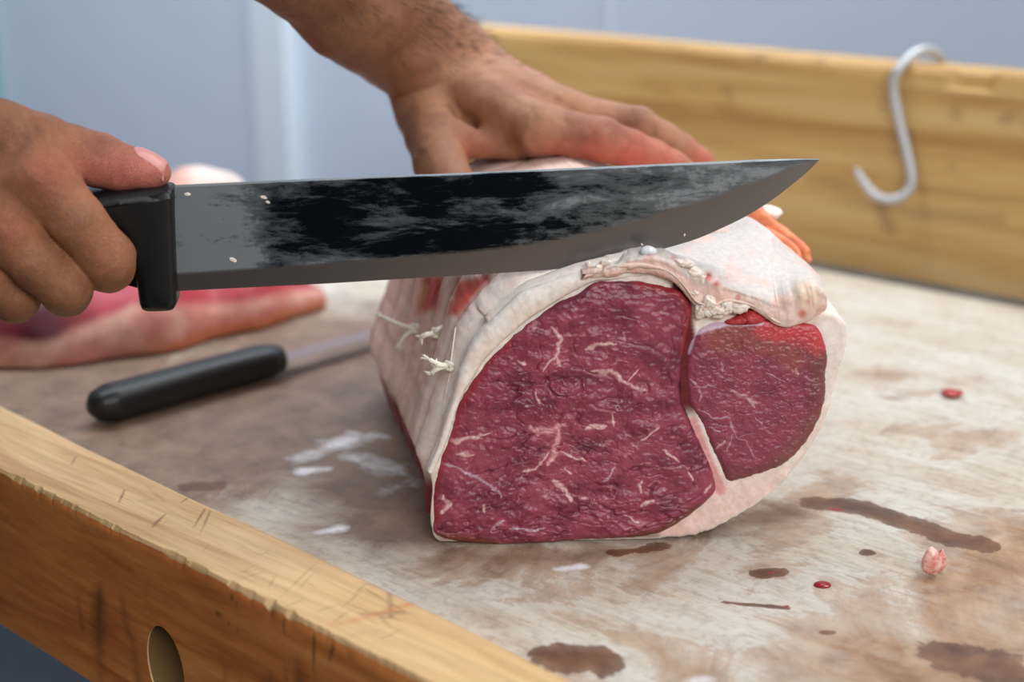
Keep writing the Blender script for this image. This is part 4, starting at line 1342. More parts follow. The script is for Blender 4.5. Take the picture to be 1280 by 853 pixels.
# handle with finger guard
m = M('black_polymer'); v = m.coord(); nn_ = m.noise(v, 700, 3)
m.s(Base_Color=m.ramp(nn_, [(0.3, L(11, 12, 14)), (0.75, L(19, 20, 23))]), Roughness=0.42); m.bump(nn_, 0.15, 0.0004)
MAT_BLACK = m.m
hout = [(200, 231.5), (211, 230.8), (216, 233), (218, 240), (220, 290), (222, 345), (223, 370), (221, 379), (215, 384), (198, 385), (184, 384), (178, 377), (174, 352), (169, 326), (161, 300), (148, 284), (128, 276), (100, 276), (60, 280), (20, 286), (-40, 292), (-90, 300), (-108, 306), (-122, 300), (-126, 276),
        (-118, 254), (-90, 246), (-40, 246), (40, 243), (110, 238), (150, 235), (180, 232.6)]
HO = spline(hout, 240, True)
ctr_h = np.array([KP(x, y) for x, y in HO])
inner = []
bm_ = bmesh.new()
layers = []
for (off, ins) in ((-0.0125, 0.0055), (-0.0118, 0.0030), (-0.0098, 0.0010), (-0.0070, 0.0), (0.0070, 0.0), (0.0098, 0.0010), (0.0118, 0.0030), (0.0125, 0.0055)):
    # inset along the outline normal
    e_ = np.roll(ctr_h, -1, 0) - np.roll(ctr_h, 1, 0); e_ /= np.linalg.norm(e_, axis=1)[:, None]
    kn = np.array([-0.030 / 0.345, 1.0, 0.0]); kn /= np.linalg.norm(kn)
    nn2 = np.cross(e_, kn)
    test = ctr_h.mean(0) - ctr_h
    sgn = np.sign((nn2 * test).sum(1).sum())
    nar = np.interp(HO[:, 0], [150, 222], [1.0, 0.78])
    layers.append(ctr_h + nn2 * sgn * ins * np.interp(HO[:, 0], [205, 222], [1, 0.5])[:, None] + kn * (off * nar)[:, None])
nl = len(layers); nh = len(HO)
V = np.concatenate(layers)
F = [tuple(f) for f in grid_faces(nl, nh, True)]
F += [tuple(range(nh)), tuple((nl - 1) * nh + j for j in range(nh))[::-1]]
handle = mesh_np('handle', V, F, MAT_BLACK, knife)
bmr = bmesh.new(); bmr.from_mesh(handle.data)
bmesh.ops.recalc_face_normals(bmr, faces=bmr.faces)
big_f = [f for f in bmr.faces if len(f.verts) > 10]
for f in big_f:
    f.smooth = False
bmesh.ops.triangulate(bmr, faces=big_f)
bmr.to_mesh(handle.data); bmr.free()
handle.data.polygons.foreach_set('use_smooth', [True] * len(handle.data.polygons))
es = handle.modifiers.new('edges', 'EDGE_SPLIT'); es.split_angle = math.radians(50)

# ------------------------------------------------------------------ small boning knife lying on the board
bk = empty('boning_knife', tuple(G(230, 495)), 'small knife with black handle lying on the worktop left of the roast', 'knife')
tipw, b0, b1 = G(112, 515, 0.010), G(230, 480, 0.011), G(348, 449, 0.011)
hd = b1 - tipw; hd[2] = 0; hl = np.linalg.norm(hd); hd /= hl
hs = np.cross([0, 0, 1.0], hd)
V = []; nseg = 60; nsd = 24
for i in range(nseg):
    t = i / (nseg - 1)
    c_ = tipw + (b1 - tipw) * t
    w_ = np.interp(t, [0, 0.03, 0.1, 0.3, 0.6, 0.85, 0.93, 1.0], [0.004, 0.0095, 0.0132, 0.0130, 0.0122, 0.0126, 0.0138, 0.0105]); hgt = np.interp(t, [0, 0.03, 0.1, 0.9, 1.0], [0.004, 0.0088, 0.0116, 0.0114, 0.009])
    c_[2] = 0.0119 + 0.0004
    for k in range(nsd):
        a = 2 * math.pi * k / nsd
        ca, sa = math.cos(a), math.sin(a)
        V.append(c_ + hs * w_ * math.copysign(abs(ca) ** 0.8, ca) + np.array([0, 0, 1.0]) * hgt * math.copysign(abs(sa) ** 0.8, sa))
F = [tuple(f) for f in grid_faces(nseg, nsd, True)] + [tuple(range(nsd))[::-1], tuple((nseg - 1) * nsd + k for k in range(nsd))]
mesh_np('handle', V, F, MAT_BLACK, bk)
gq = b1 + hs * 0.010 - hd * 0.012
g = Geo(); g.tube(spline([gq + np.array([0, 0, -0.002]), gq + hs * 0.004 + np.array([0, 0, 0]), gq + hs * 0.0075 + hd * 0.002], 12), np.linspace(0.0055, 0.0035, 12), 12)
g.obj('finger_guard', MAT_BLACK, bk)
m = M('thin_blade'); m.s(Base_Color=L(142, 124, 124), Metallic=0.6, Roughness=0.5)
bl = 0.155
V = []; nb_ = 60
for i in range(nb_):
    t = i / (nb_ - 1)
    c_ = b1 + hd * (t * bl - 0.004); c_[2] = 0.0106
    top_ = np.interp(t, [0, 0.6, 0.9, 1.0], [0.0085, 0.0075, 0.004, 0.0]); bot_ = np.interp(t, [0, 0.15, 0.6, 1.0], [0.009, 0.007, 0.006, 0.0003])
    tilt = np.array([0, 0, 0.35])
    for (w_, z_) in ((top_, 0.0008), (-bot_, 0.0001), (-bot_, -0.0001), (top_, -0.0008)):
        V.append(c_ + hs * w_ + np.array([0, 0, z_]))
F = [tuple(f) for f in grid_faces(nb_, 4, True)] + [(3, 2, 1, 0)]
mesh_np('blade', V, F, m.m, bk, False)
# ------------------------------------------------------------------ person: two bare forearms and hands (one body), meshed from a smooth distance field
def capsule(a, b, ra, rb):
    a = np.asarray(a, float); b = np.asarray(b, float)

    def f(P):
        v = b - a
        t = np.clip(((P - a) @ v) / (v @ v + 1e-12), 0, 1)
        return np.linalg.norm(P - a - t[:, None] * v, axis=1) - (ra + (rb - ra) * t)
    return f


def ellipsoid(c, r, rot=None):
    c = np.asarray(c, float); r = np.asarray(r, float)

    def f(P):
        q = P - c
        if rot is not None:
            q = q @ rot
        k0 = np.linalg.norm(q / r, axis=1); k1 = np.linalg.norm(q / (r * r), axis=1) + 1e-9
        return k0 * (k0 - 1) / k1
    return f


def smin(a, b, k):
    h = np.clip(0.5 + 0.5 * (b - a) / k, 0, 1)
    return b + (a - b) * h - k * h * (1 - h)


def chain(pts, k=0.004):
    fs = [capsule(p[0], q[0], p[1] / 1000.0, q[1] / 1000.0) for p, q in zip(pts[:-1], pts[1:])]

    def f(P):
        d = fs[0](P)
        for g_ in fs[1:]:
            d = smin(d, g_(P), k)
        return d
    return f


def surface_nets(sdf, lo, hi, h, B=8):
    lo = np.asarray(lo, float)
    nb = np.ceil((np.asarray(hi) - lo) / (B * h)).astype(int)
    I, J, K = np.meshgrid(*[np.arange(n) for n in nb], indexing='ij')
    bidx = np.stack([I, J, K], -1).reshape(-1, 3)
    cpos = lo + (bidx + 0.5) * B * h
    dc = np.concatenate([sdf(cpos[i:i + 200000]) for i in range(0, len(cpos), 200000)])
    keep = np.abs(dc) < B * h * 1.25
    bidx = bidx[keep]
    o9 = np.stack(np.meshgrid(np.arange(B + 1), np.arange(B + 1), np.arange(B + 1), indexing='ij'), -1).reshape(-1, 3)
    gidx = bidx[:, None, :] * B + o9[None]
    pts = lo + gidx.reshape(-1, 3) * h
    vals = np.concatenate([sdf(pts[i:i + 200000]) for i in range(0, len(pts), 200000)]).reshape(len(bidx), B + 1, B + 1, B + 1)
    nbk = len(bidx)
    corners = [(a, b, c) for a in (0, 1) for b in (0, 1) for c in (0, 1)]
    cv = np.stack([vals[:, a:B + a, b:B + b, c:B + c] for a, b, c in corners], -1)
    ins = cv < 0
    act = ins.any(-1) & ~ins.all(-1)
    wb, wi, wj, wk = np.nonzero(act)
    cvs = cv[wb, wi, wj, wk]
    acc = np.zeros((len(wb), 3)); cnt = np.zeros(len(wb))
    ca = np.array(corners, float)
    for p in range(8):
        for q in range(p + 1, 8):
            if np.abs(ca[p] - ca[q]).sum() != 1:
                continue
            va, vb = cvs[:, p], cvs[:, q]
            m_ = (va < 0) != (vb < 0)
            t = np.where(m_, va / np.where(m_, va - vb, 1), 0)
            acc += np.where(m_[:, None], ca[p] + t[:, None] * (ca[q] - ca[p]), 0); cnt += m_
    cell = bidx[wb] * B + np.stack([wi, wj, wk], 1)
    verts = lo + (cell + acc / cnt[:, None]) * h
    dims = nb * B + 2
    key = lambda c: (c[:, 0].astype(np.int64) * dims[1] + c[:, 1]) * dims[2] + c[:, 2]
    kk = key(cell); od = np.argsort(kk); ks = kk[od]
    faces = []
    for ax in range(3):
        sl0 = [slice(0, B)] * 3; sl1 = [slice(0, B)] * 3
        sl1[ax] = slice(1, B + 1)
        va = vals[(slice(None),) + tuple(sl0)]; vb = vals[(slice(None),) + tuple(sl1)]
        m_ = (va < 0) != (vb < 0)
        b_, i_, j_, k_ = np.nonzero(m_)
        flip = va[m_] < 0
        base_ = bidx[b_] * B + np.stack([i_, j_, k_], 1)
        u, w = (ax + 1) % 3, (ax + 2) % 3
        du = np.zeros(3, int); du[u] = 1
        dw = np.zeros(3, int); dw[w] = 1
        quad = []
        ok = np.ones(len(base_), bool)
        for off in (np.zeros(3, int), -du, -du - dw, -dw):
            c_ = base_ + off
            kq = key(c_)
            p_ = np.clip(np.searchsorted(ks, kq), 0, len(ks) - 1)
            ok &= (ks[p_] == kq) & (c_ >= 0).all(1)
            quad.append(od[p_])
        quad = np.stack(quad, 1)
        quad[~flip] = quad[~flip][:, ::-1]
        faces.append(quad[ok])
    return verts, np.concatenate(faces)


def crease(P, pts, depth, width):
    d = np.full(len(P), 1e9)
    for a, b in zip(pts[:-1], pts[1:]):
        a = np.asarray(a); b = np.asarray(b); v = b - a
        t = np.clip(((P - a) @ v) / (v @ v + 1e-12), 0, 1)
        d = np.minimum(d, np.linalg.norm(P - a - t[:, None] * v, axis=1))
    return depth * np.exp(-(d / width) ** 2)


def w_(*a):
    return W(*a)


# ---- right hand on the knife handle
R_TH = [(W(-75, 205, .655), 19), (W(0, 168, .642), 15.5), (W(52, 180, .645), 13.2), (W(92, 191, .652), 11.8), (W(122, 200, .657), 12.2), (W(150, 209, .660), 10.6), (W(178, 214, .662), 9.0), (W(195, 216, .663), 7.0)]
R_IN = [(W(52, 222, .634), 14), (W(98, 278, .628), 12.2), (W(134, 322, .632), 12.3), (W(136, 334, .640), 11.5), (W(130, 338, .668), 10), (W(118, 300, .688), 8.6), (W(112, 272, .690), 7.5)]
R_MI = [(W(8, 286, .627), 14.5), (W(48, 330, .624), 12.4), (W(80, 356, .628), 12.3), (W(83, 364, .638), 11.5), (W(80, 362, .668), 10), (W(70, 318, .688), 8.6), (W(66, 285, .690), 7.5)]
R_RI = [(W(-48, 325, .629), 13.5), (W(-12, 352, .627), 11.4), (W(16, 368, .632), 11.5), (W(19, 374, .640), 10.8), (W(16, 370, .668), 9.4), (W(10, 322, .687), 8.2), (W(8, 290, .690), 7)]
R_PI = [(W(-100, 345, .640), 11.5), (W(-68, 364, .636), 10), (W(-44, 374, .640), 9.8), (W(-42, 378, .646), 9.2), (W(-46, 372, .670), 8.2), (W(-50, 330, .686), 7.2), (W(-52, 305, .688), 6.4)]
r_fing = [chain(c, 0.003) for c in (R_IN, R_MI, R_RI, R_PI)]
R_EL = np.array([-0.56, 0.60, 0.17])
R_WR = W(-205, 258, .652)
r_palm = [capsule(W(-165, 225, .65), R_IN[0][0], .019, .0145), capsule(W(-172, 250, .645), R_MI[0][0], .019, .0145), capsule(W(-180, 275, .648), R_RI[0][0], .018, .0138),
          capsule(W(-185, 295, .655), R_PI[0][0], .016, .0118), capsule(W(-120, 262, .655), W(0, 262, .648), .019, .014), capsule(W(-120, 225, .655), W(20, 196, .648), .017, .0095),
          capsule(W(-150, 250, .662), R_WR, .024, .026), capsule(R_WR + [0, 0, .006], R_EL, .026, .041), capsule(R_WR - [0, 0, .008], R_EL, .024, .041)]
r_thumb = chain(R_TH, 0.004)
SH_R = np.array([-0.66, 0.50, 0.43])
SH_L = np.array([-0.52, 0.86, 0.46])
r_up = capsule(R_EL, SH_R, .045, .058)


def sdf_right0(P):
    d = r_palm[0](P)
    for f in r_palm[1:]:
        d = smin(d, f(P), 0.010)
    d = smin(d, r_up(P), 0.03)
    fd = r_fing[0](P)
    for f in r_fing[1:]:
        fd = smin(fd, f(P), 0.0012)
    d = smin(d, fd, 0.0055)
    d = smin(d, r_thumb(P), 0.005)
    # knuckle bumps and tendons
    for c_, r_ in ((W(58, 222, .622), .007), (W(14, 286, .615), .0075), (W(-42, 326, .618), .007)):
        d = d - 0.0016 * np.exp(-(np.linalg.norm(P - c_, axis=1) / (r_ * 1.6)) ** 2)
    for a, b in ((W(-140, 225, .631), W(48, 222, .619)), (W(-140, 255, .626), W(4, 284, .612))):
        d = d - crease(P, [a, b], 0.0011, 0.004)
    return d


def snap(sdf, pts, n=9):
    Q = spline(pts, n)
    for _ in range(6):
        d0 = sdf(Q)
        g_ = np.stack([(sdf(Q + e_ * 0.0004) - d0) / 0.0004 for e_ in np.eye(3)], 1)
        Q = Q - g_ / (np.linalg.norm(g_, axis=1)[:, None] + 1e-9) * d0[:, None]
    return Q


R_CR = [([W(98, 164, .646), W(101, 178, .642), W(100, 198, .643)], 0.9, 1.1), ([W(107, 165, .646), W(109, 178, .642), W(106, 192, .643)], 0.7, 1.0), ([W(122, 170, .648), W(124, 182, .645), W(120, 196, .645)], 1.0, 1.2), ([W(129, 174, .648), W(131, 184, .646)], 0.7, 1.0),
        ([W(34, 134, .64), W(44, 158, .63), W(62, 185, .628), W(84, 212, .628)], 0.9, 1.8), ([W(20, 130, .64), W(30, 155, .628)], 0.6, 1.4),
        ([W(150, 318, .62), W(146, 330, .62), W(134, 336, .62)], 0.6, 0.9), ([W(160, 318, .624), W(154, 334, .624), W(140, 344, .622)], 0.6, 0.9), ([W(158, 330, .624), W(146, 346, .624)], 0.5, 0.9),
        ([W(36, 206, .62), W(52, 212, .618), W(66, 222, .618)], 0.6, 1.1), ([W(40, 216, .62), W(54, 224, .618), W(64, 232, .618)], 0.55, 1.1), ([W(46, 228, .62), W(58, 234, .618)], 0.5, 1.0),
        ([W(0, 280, .612), W(14, 288, .612), W(24, 300, .612)], 0.6, 1.1), ([W(60, 262, .62), W(78, 252, .62), W(96, 246, .62)], 0.6, 1.3), ([W(84, 300, .618), W(106, 288, .618), W(124, 276, .62)], 0.45, 1.2), ([W(66, 280, .618), W(84, 274, .618)], 0.5, 1.2),
        ([W(78, 374, .625), W(92, 366, .625), W(102, 356, .625)], 0.6, 1.0), ([W(10, 386, .632), W(28, 378, .63)], 0.6, 1.0)]
R_CR = [(snap(sdf_right0, c_), a_ / 1000, w_q / 1000) for c_, a_, w_q in R_CR]


def sdf_right(P):
    d = sdf_right0(P)
    near = np.abs(d) < 0.004
    if near.any():
        Pn = P[near]; dn = d[near]
        for c_, a_, w_q in R_CR:
            dn = dn + crease(Pn, c_, a_, w_q)
        dn = dn + 0.0006 * fbm(Pn[:, 0] * 160, Pn[:, 1] * 160, Pn[:, 2] * 160, 4, 4)
        d[near] = dn
    return d


# ---- left hand pressing on top of the roast
L_IN = [(W(672, 162, .827), 14.5), (W(712, 168, .824), 13), (W(752, 174, .822), 12.6), (W(790, 188, .822), 11), (W(815, 197, .823), 10.6), (W(840, 207, .826), 9), (W(855, 214, .828), 7.5)]
L_MI = [(W(702, 140, .853), 13.5), (W(750, 150, .853), 12), (W(797, 158, .852), 11.6), (W(828, 174, .852), 10), (W(852, 188, .852), 9.6), (W(874, 203, .853), 8.2), (W(884, 210, .854), 7)]
L_RI = [(W(716, 143, .878), 12.5), (W(760, 150, .879), 11), (W(795, 162, .880), 10.8), (W(826, 186, .880), 9.4), (W(845, 200, .881), 8.8), (W(862, 212, .882), 7)]
L_PI = [(W(706, 146, .902), 11), (W(740, 156, .905), 9.6), (W(768, 174, .907), 9.2), (W(792, 194, .907), 8), (W(808, 206, .907), 6.8)]
L_TH = [(W(530, 132, .880), 19), (W(541, 168, .845), 16.5), (W(550, 205, .808), 14.6), (W(570, 240, .784), 12.6), (W(590, 262, .770), 12.2), (W(610, 285, .757), 9.8), (W(620, 296, .752), 7.5)]
l_fing = [chain(c, 0.003) for c in (L_IN, L_MI, L_RI, L_PI)]
l_thumb = chain(L_TH, 0.004)
WR1, WR2 = W(535, 98, .885), W(568, 66, .905)
FA = W(449, -2, .835)
L_EL = FA + (FA - (WR1 + WR2) / 2) / np.linalg.norm(FA - (WR1 + WR2) / 2) * 0.17
l_palm = [capsule(W(560, 105, .885), L_IN[0][0], .019, .0145), capsule(W(578, 90, .90), L_MI[0][0], .0175, .0135), capsule(W(592, 82, .915), L_RI[0][0], .0165, .0125),
          capsule(W(596, 84, .93), L_PI[0][0], .0145, .011), capsule(W(560, 150, .872), W(670, 172, .858), .017, .0125), capsule(W(588, 140, .89), W(690, 165, .885), .017, .012),
          capsule(WR1, W(560, 118, .885), .0215, .020), capsule(WR2, W(592, 92, .91), .0205, .018),
          capsule(WR1, FA + (WR1 - WR2) * 0.42, .0215, .0285), capsule(WR2, FA + (WR2 - WR1) * 0.42, .0205, .0285), capsule(FA, L_EL, .033, .043)]
l_web = capsule(W(566, 176, .832), W(640, 180, .838), .0115, .010)
l_up = capsule(L_EL, SH_L, .045, .058)


def sdf_left0(P):
    d = l_palm[0](P)
    for f in l_palm[1:]:
        d = smin(d, f(P), 0.011)
    d = smin(d, l_up(P), 0.03)
    fd = l_fing[0](P)
    for f in l_fing[1:]:
        fd = smin(fd, f(P), 0.0022)
    d = smin(d, fd, 0.007)
    d = smin(d, l_thumb(P), 0.009)
    d = smin(d, l_web(P), 0.010)
    for c_, r_, a_ in ((W(676, 150, .815), .010, .0016), (W(745, 163, .811), .008, .0014), (W(794, 146, .842), .007, .0014), (W(700, 118, .842), .008, .0012), (W(500, 148, .862), .010, .0016)):
        d = d - a_ * np.exp(-(np.linalg.norm(P - c_, axis=1) / r_) ** 2)
    for a, b in ((W(590, 96, .872), W(676, 138, .813)), (W(606, 78, .884), W(700, 116, .838))):
        d = d - crease(P, [a, b], 0.0012, 0.0045)
    # hollow between the thumb and index bones, wrist folds
    d = d + crease(P, [W(570, 140, .858), W(592, 168, .838), W(622, 186, .824)], 0.0024, 0.011)
    d = d + crease(P, [W(489, 108, .87), W(520, 100, .862), W(545, 96, .864)], 0.0010, 0.0025)
    return d


L_CR = []
for dx in (-14, -7, 0, 7, 14):
    L_CR.append(([W(722 + dx, 152, .812), W(727 + dx, 166, .808), W(726 + dx, 182, .809)], 0.9, 1.5))
for dx in (-8, 0, 8, 16):
    L_CR.append(([W(766 + dx, 156, .812), W(771 + dx, 168, .808), W(770 + dx, 180, .809)], 0.8, 1.4))
    L_CR.append(([W(796 + dx, 137, .845), W(801 + dx, 150, .839), W(800 + dx, 160, .840)], 0.9, 1.3))
L_CR += [([W(660, 120, .83), W(668, 150, .81), W(664, 180, .81)], 0.7, 2.2), ([W(690, 108, .84), W(700, 128, .828), W(706, 150, .815)], 0.8, 2.0), ([W(500, 118, .86), W(522, 108, .858), W(548, 104, .86)], 0.9, 2.0),
         ([W(500, 180, .83), W(512, 190, .82), W(530, 194, .80)], 0.8, 1.8), ([W(560, 120, .865), W(575, 145, .85), W(600, 170, .83)], 1.2, 4.0), ([W(610, 110, .85), W(640, 125, .83), W(660, 135, .82)], 0.6, 2.5)]
L_CR = [(snap(sdf_left0, c_), a_ / 1000, w_q / 1000) for c_, a_, w_q in L_CR]


def sdf_left(P):
    d = sdf_left0(P)
    near = np.abs(d) < 0.006
    if near.any():
        Pn = P[near]; dn = d[near]
        for c_, a_, w_q in L_CR:
            dn = dn + crease(Pn, c_, a_, w_q)
        dn = dn + 0.0009 * fbm(Pn[:, 0] * 110, Pn[:, 1] * 110, Pn[:, 2] * 110, 14, 4)
        d[near] = dn
    return d


# torso, neck and head stand beyond the left edge of the frame
PC = np.array([-0.66, 0.68, 0.0])
FWD = np.array([NX[0], NX[1], 0.0])
SD = (SH_L - SH_R); SD[2] = 0; SD /= np.linalg.norm(SD)
FW2 = np.array([SD[1], -SD[0], 0.0])
if FW2 @ FWD < 0:
    FW2 = -FW2
MIDS = (SH_L + SH_R) / 2
MIDS = MIDS - FW2 * 0.05
ROTB = np.stack([SD, FW2, np.array([0, 0, 1.0])], 1)
HC = MIDS + np.array([0, 0, 0.29]) + FW2 * 0.03
t_parts = [capsule(SH_R + SD * .02, SH_L - SD * .02, .062, .062), ellipsoid(MIDS + [0, 0, -.14], (.165, .105, .22), ROTB), ellipsoid(MIDS + [0, 0, -.42], (.155, .105, .24), ROTB),
           capsule(MIDS + SD * .09 + [0, 0, -.5], MIDS + SD * .09 + np.array([0, 0, FLOOR + .14 - MIDS[2] + .0]), .085, .05), capsule(MIDS - SD * .09 + [0, 0, -.5], MIDS - SD * .09 + np.array([0, 0, FLOOR + .14 - MIDS[2]]), .085, .05),
           capsule(MIDS + SD * .09 + np.array([0, 0, FLOOR + .06 - MIDS[2]]), MIDS + SD * .09 + FW2 * .15 + np.array([0, 0, FLOOR + .04 - MIDS[2]]), .05, .04), capsule(MIDS - SD * .09 + np.array([0, 0, FLOOR + .06 - MIDS[2]]), MIDS - SD * .09 + FW2 * .15 + np.array([0, 0, FLOOR + .04 - MIDS[2]]), .05, .04),
           capsule(MIDS + [0, 0, .05], HC - [0, 0, .06], .056, .055), ellipsoid(HC, (.075, .095, .115), ROTB), capsule(HC + FW2 * .085 + [0, 0, .01], HC + FW2 * .108 - np.array([0, 0, .022]), .009, .015),
           ellipsoid(HC + SD * .077, (.010, .02, .03), ROTB), ellipsoid(HC - SD * .077, (.010, .02, .03), ROTB), ellipsoid(HC + FW2 * .08 - np.array([0, 0, .055]), (.024, .014, .010), ROTB),
           ellipsoid(HC + FW2 * .055 - np.array([0, 0, .08]), (.04, .035, .03), ROTB)]


def sdf_torso(P):
    d = t_parts[0](P)
    for i, f in enumerate(t_parts[1:]):
        d = smin(d, f(P), 0.05 if i < 7 else 0.012)
    for sgn in (-1, 1):
        e_ = HC + FW2 * .088 + SD * .031 * sgn + np.array([0, 0, .012])
        d = d + 0.006 * np.exp(-(np.linalg.norm(P - e_, axis=1) / .014) ** 2)
    return d


m = M('skin')
v = m.coord()
n1 = m.noise(v, 700, 4, 0.6); n2 = m.noise(v, 140, 5, 0.6); vo = m.n('ShaderNodeTexVoronoi', feature='DISTANCE_TO_EDGE', inp={'Scale': 900.0}); m.l(v, vo.inputs['Vector'])
c = m.mix(m.attr('Col', 'Color'), m.ramp(n2, [(0.3, (0.78, 0.74, 0.72)), (0.7, (1.12, 1.1, 1.08))]), 0.6, 'MULTIPLY')
c = m.mix(c, m.ramp(n1, [(0.3, (0.8, 0.78, 0.76)), (0.7, (1.1, 1.1, 1.1))]), 0.5, 'MULTIPLY')
m.s(Base_Color=c, Roughness=0.46, Subsurface_Weight=0.12, Subsurface_Radius=(0.006, 0.002, 0.001), Specular_IOR_Level=0.4)
m.bump(m.math('ADD', m.math('ADD', n1, m.math('MULTIPLY', n2, 1.2)), m.ramp(vo.outputs['Distance'], [(0.0, 0.0), (0.12, 0.6)])), 0.6, 0.0009)
MAT_SKIN = m.m


def bbox(pts, pad):
    p = np.array(pts)
    return p.min(0) - pad, p.max(0) + pad


vr, fr_ = surface_nets(sdf_right, *bbox([c[0] for c in R_TH + R_IN + R_MI + R_RI + R_PI] + [R_WR, R_EL, SH_R], 0.07), 0.00125)
vl, fl_ = surface_nets(sdf_left, *bbox([c[0] for c in L_TH + L_IN + L_MI + L_RI + L_PI] + [FA, L_EL, SH_L], 0.07), 0.00135)
vt, ft_ = surface_nets(sdf_torso, *bbox([SH_R, SH_L, HC + [0, 0, .06], MIDS + np.array([0, 0, FLOOR - MIDS[2] + .05])], 0.16), 0.010)


def gsum(P, lst):
    r = np.zeros(len(P))
    for c_, rad_, a_ in lst:
        r = np.maximum(r, a_ * np.exp(-(np.linalg.norm(P - c_, axis=1) / rad_) ** 2))
    return r


tan_r, tan_l = srgb(168, 114, 80), srgb(186, 134, 102)
n1 = fbm(vr[:, 0] * 60, vr[:, 1] * 60, vr[:, 2] * 60, 5, 4)
cr = mixc(np.broadcast_to(tan_r, vr.shape), srgb(148, 98, 70), sstep(-0.2, 0.5, n1))
cr = mixc(cr, srgb(206, 118, 112), gsum(vr, [(W(186, 216, .655), .016, .85), (W(160, 222, .652), .014, .75), (W(125, 216, .648), .016, .6)]))
cr = mixc(cr, srgb(176, 96, 74), gsum(vr, [(W(58, 218, .62), .012, .6), (W(8, 288, .613), .012, .5), (W(134, 325, .62), .010, .25)]))
cr = mixc(cr, srgb(110, 66, 48), gsum(vr, [(W(85, 368, .64), .010, .5), (W(16, 376, .64), .010, .5), (W(120, 180, .645), .006, .45)]))
n2 = fbm(vl[:, 0] * 45, vl[:, 1] * 45, vl[:, 2] * 45, 15, 4)
cl = mixc(np.broadcast_to(tan_l, vl.shape), srgb(162, 108, 80), sstep(-0.15, 0.5, n2))
cl = mixc(cl, srgb(216, 96, 86), gsum(vl, [(W(790, 202, .812), .022, .62), (W(825, 206, .815), .018, .6), (W(740, 196, .812), .016, .7), (W(700, 200, .816), .014, .5), (W(878, 204, .845), .012, .6), (W(590, 206, .815), .012, .6)]))
cl = mixc(cl, srgb(128, 82, 60), gsum(vl, [(W(724, 166, .812), .012, .55), (W(772, 158, .815), .010, .5), (W(797, 142, .842), .009, .7), (W(818, 158, .843), .006, .4), (W(525, 195, .80), .005, .6)]))
arm_u = sstep(0.0, 0.06, (vl - (WR1 + WR2) / 2) @ ((FA - (WR1 + WR2) / 2) / np.linalg.norm(FA - (WR1 + WR2) / 2)))
cl = mixc(cl, srgb(138, 92, 68), 0.55 * arm_u)
ct = np.broadcast_to(tan_r, vt.shape).copy()
apron = sstep(0.02, -0.02, vt[:, 2] - (MIDS[2] + 0.09))
ct = mixc(ct, srgb(34, 38, 48), apron)
hairm = ((vt - HC) @ FW2 < 0.035 + 0.5 * (vt[:, 2] - HC[2] - 0.06)) & (vt[:, 2] > HC[2] - 0.045) & (np.abs((vt - HC) @ SD) < 0.088)
ct[hairm] = srgb(30, 24, 20)
V = np.concatenate([vr, vl, vt]); Fq = np.concatenate([fr_, fl_ + len(vr), ft_ + len(vr) + len(vl)])
cc = np.concatenate([cr, cl, ct])
person = mesh_np('person', V, Fq, MAT_SKIN, None, True, color=cc)
tag(person, 'person with bare forearms, right hand gripping the big knife, left hand pressing the roast', 'person')
print('person verts', len(vr), len(vl), len(vt))

# thumb nail
m = M('nail'); m.s(Base_Color=L(212, 146, 140), Roughness=0.42, Specular_IOR_Level=0.5); MAT_NAIL = m.m
bmn = bmesh.new(); bmn.from_mesh(person.data); PB = BVHTree.FromBMesh(bmn); bmn.free()
na_, nb_ = 26, 14
ups = []
ax_ = W(209, 212, .662) - W(166, 203, .661); axl = np.linalg.norm(ax_); ax_ /= axl
sd_ = np.cross(ax_, [0, 0, 1.0]); sd_ /= np.linalg.norm(sd_)
upn = np.cross(sd_, ax_)
cbase = W(166, 200, .662)
cr_, sr_ = math.cos(0.75), math.sin(0.75)
if sd_ @ F_ < 0:
    sd_ = -sd_
upn, sd_ = upn * (1 if upn[2] > 0 else -1), sd_
upn, sd_ = upn * cr_ + sd_ * sr_, sd_ * cr_ - upn * sr_
Vn = []
ok = True
for i in range(na_):
    for j in range(nb_):
        u = i / (na_ - 1); w = -1 + 2 * j / (nb_ - 1)
        wid = 0.0068 * math.sqrt(max(0.02, 1 - (abs(2 * u - 1)) ** 5))
        ang = w * 0.95
        o_ = cbase + ax_ * (u * axl) - sd_ * math.sin(ang) * 0.03 + upn * math.cos(ang) * 0.03 - upn * 0.008
        ce = cbase + ax_ * (u * axl) - upn * 0.008
        dirv = ce - o_; dirv /= np.linalg.norm(dirv)
        h_ = PB.ray_cast(Vector(o_), Vector(dirv), 0.06)
        p_ = np.array(h_[0]) if h_[0] is not None else ce
        Vn.append(p_ - dirv * (0.0007 - 0.0009 * (abs(w) ** 4) - 0.0006 * (1 - min(1, u * 5))))
Fn = [tuple(f) for f in grid_faces(na_, nb_)]
nail = mesh_np('fingernail', np.array(Vn), Fn, MAT_NAIL, person)
so = nail.modifiers.new('thick', 'SOLIDIFY'); so.thickness = 0.0006
nail['label'] = 'pink thumbnail of the right hand'

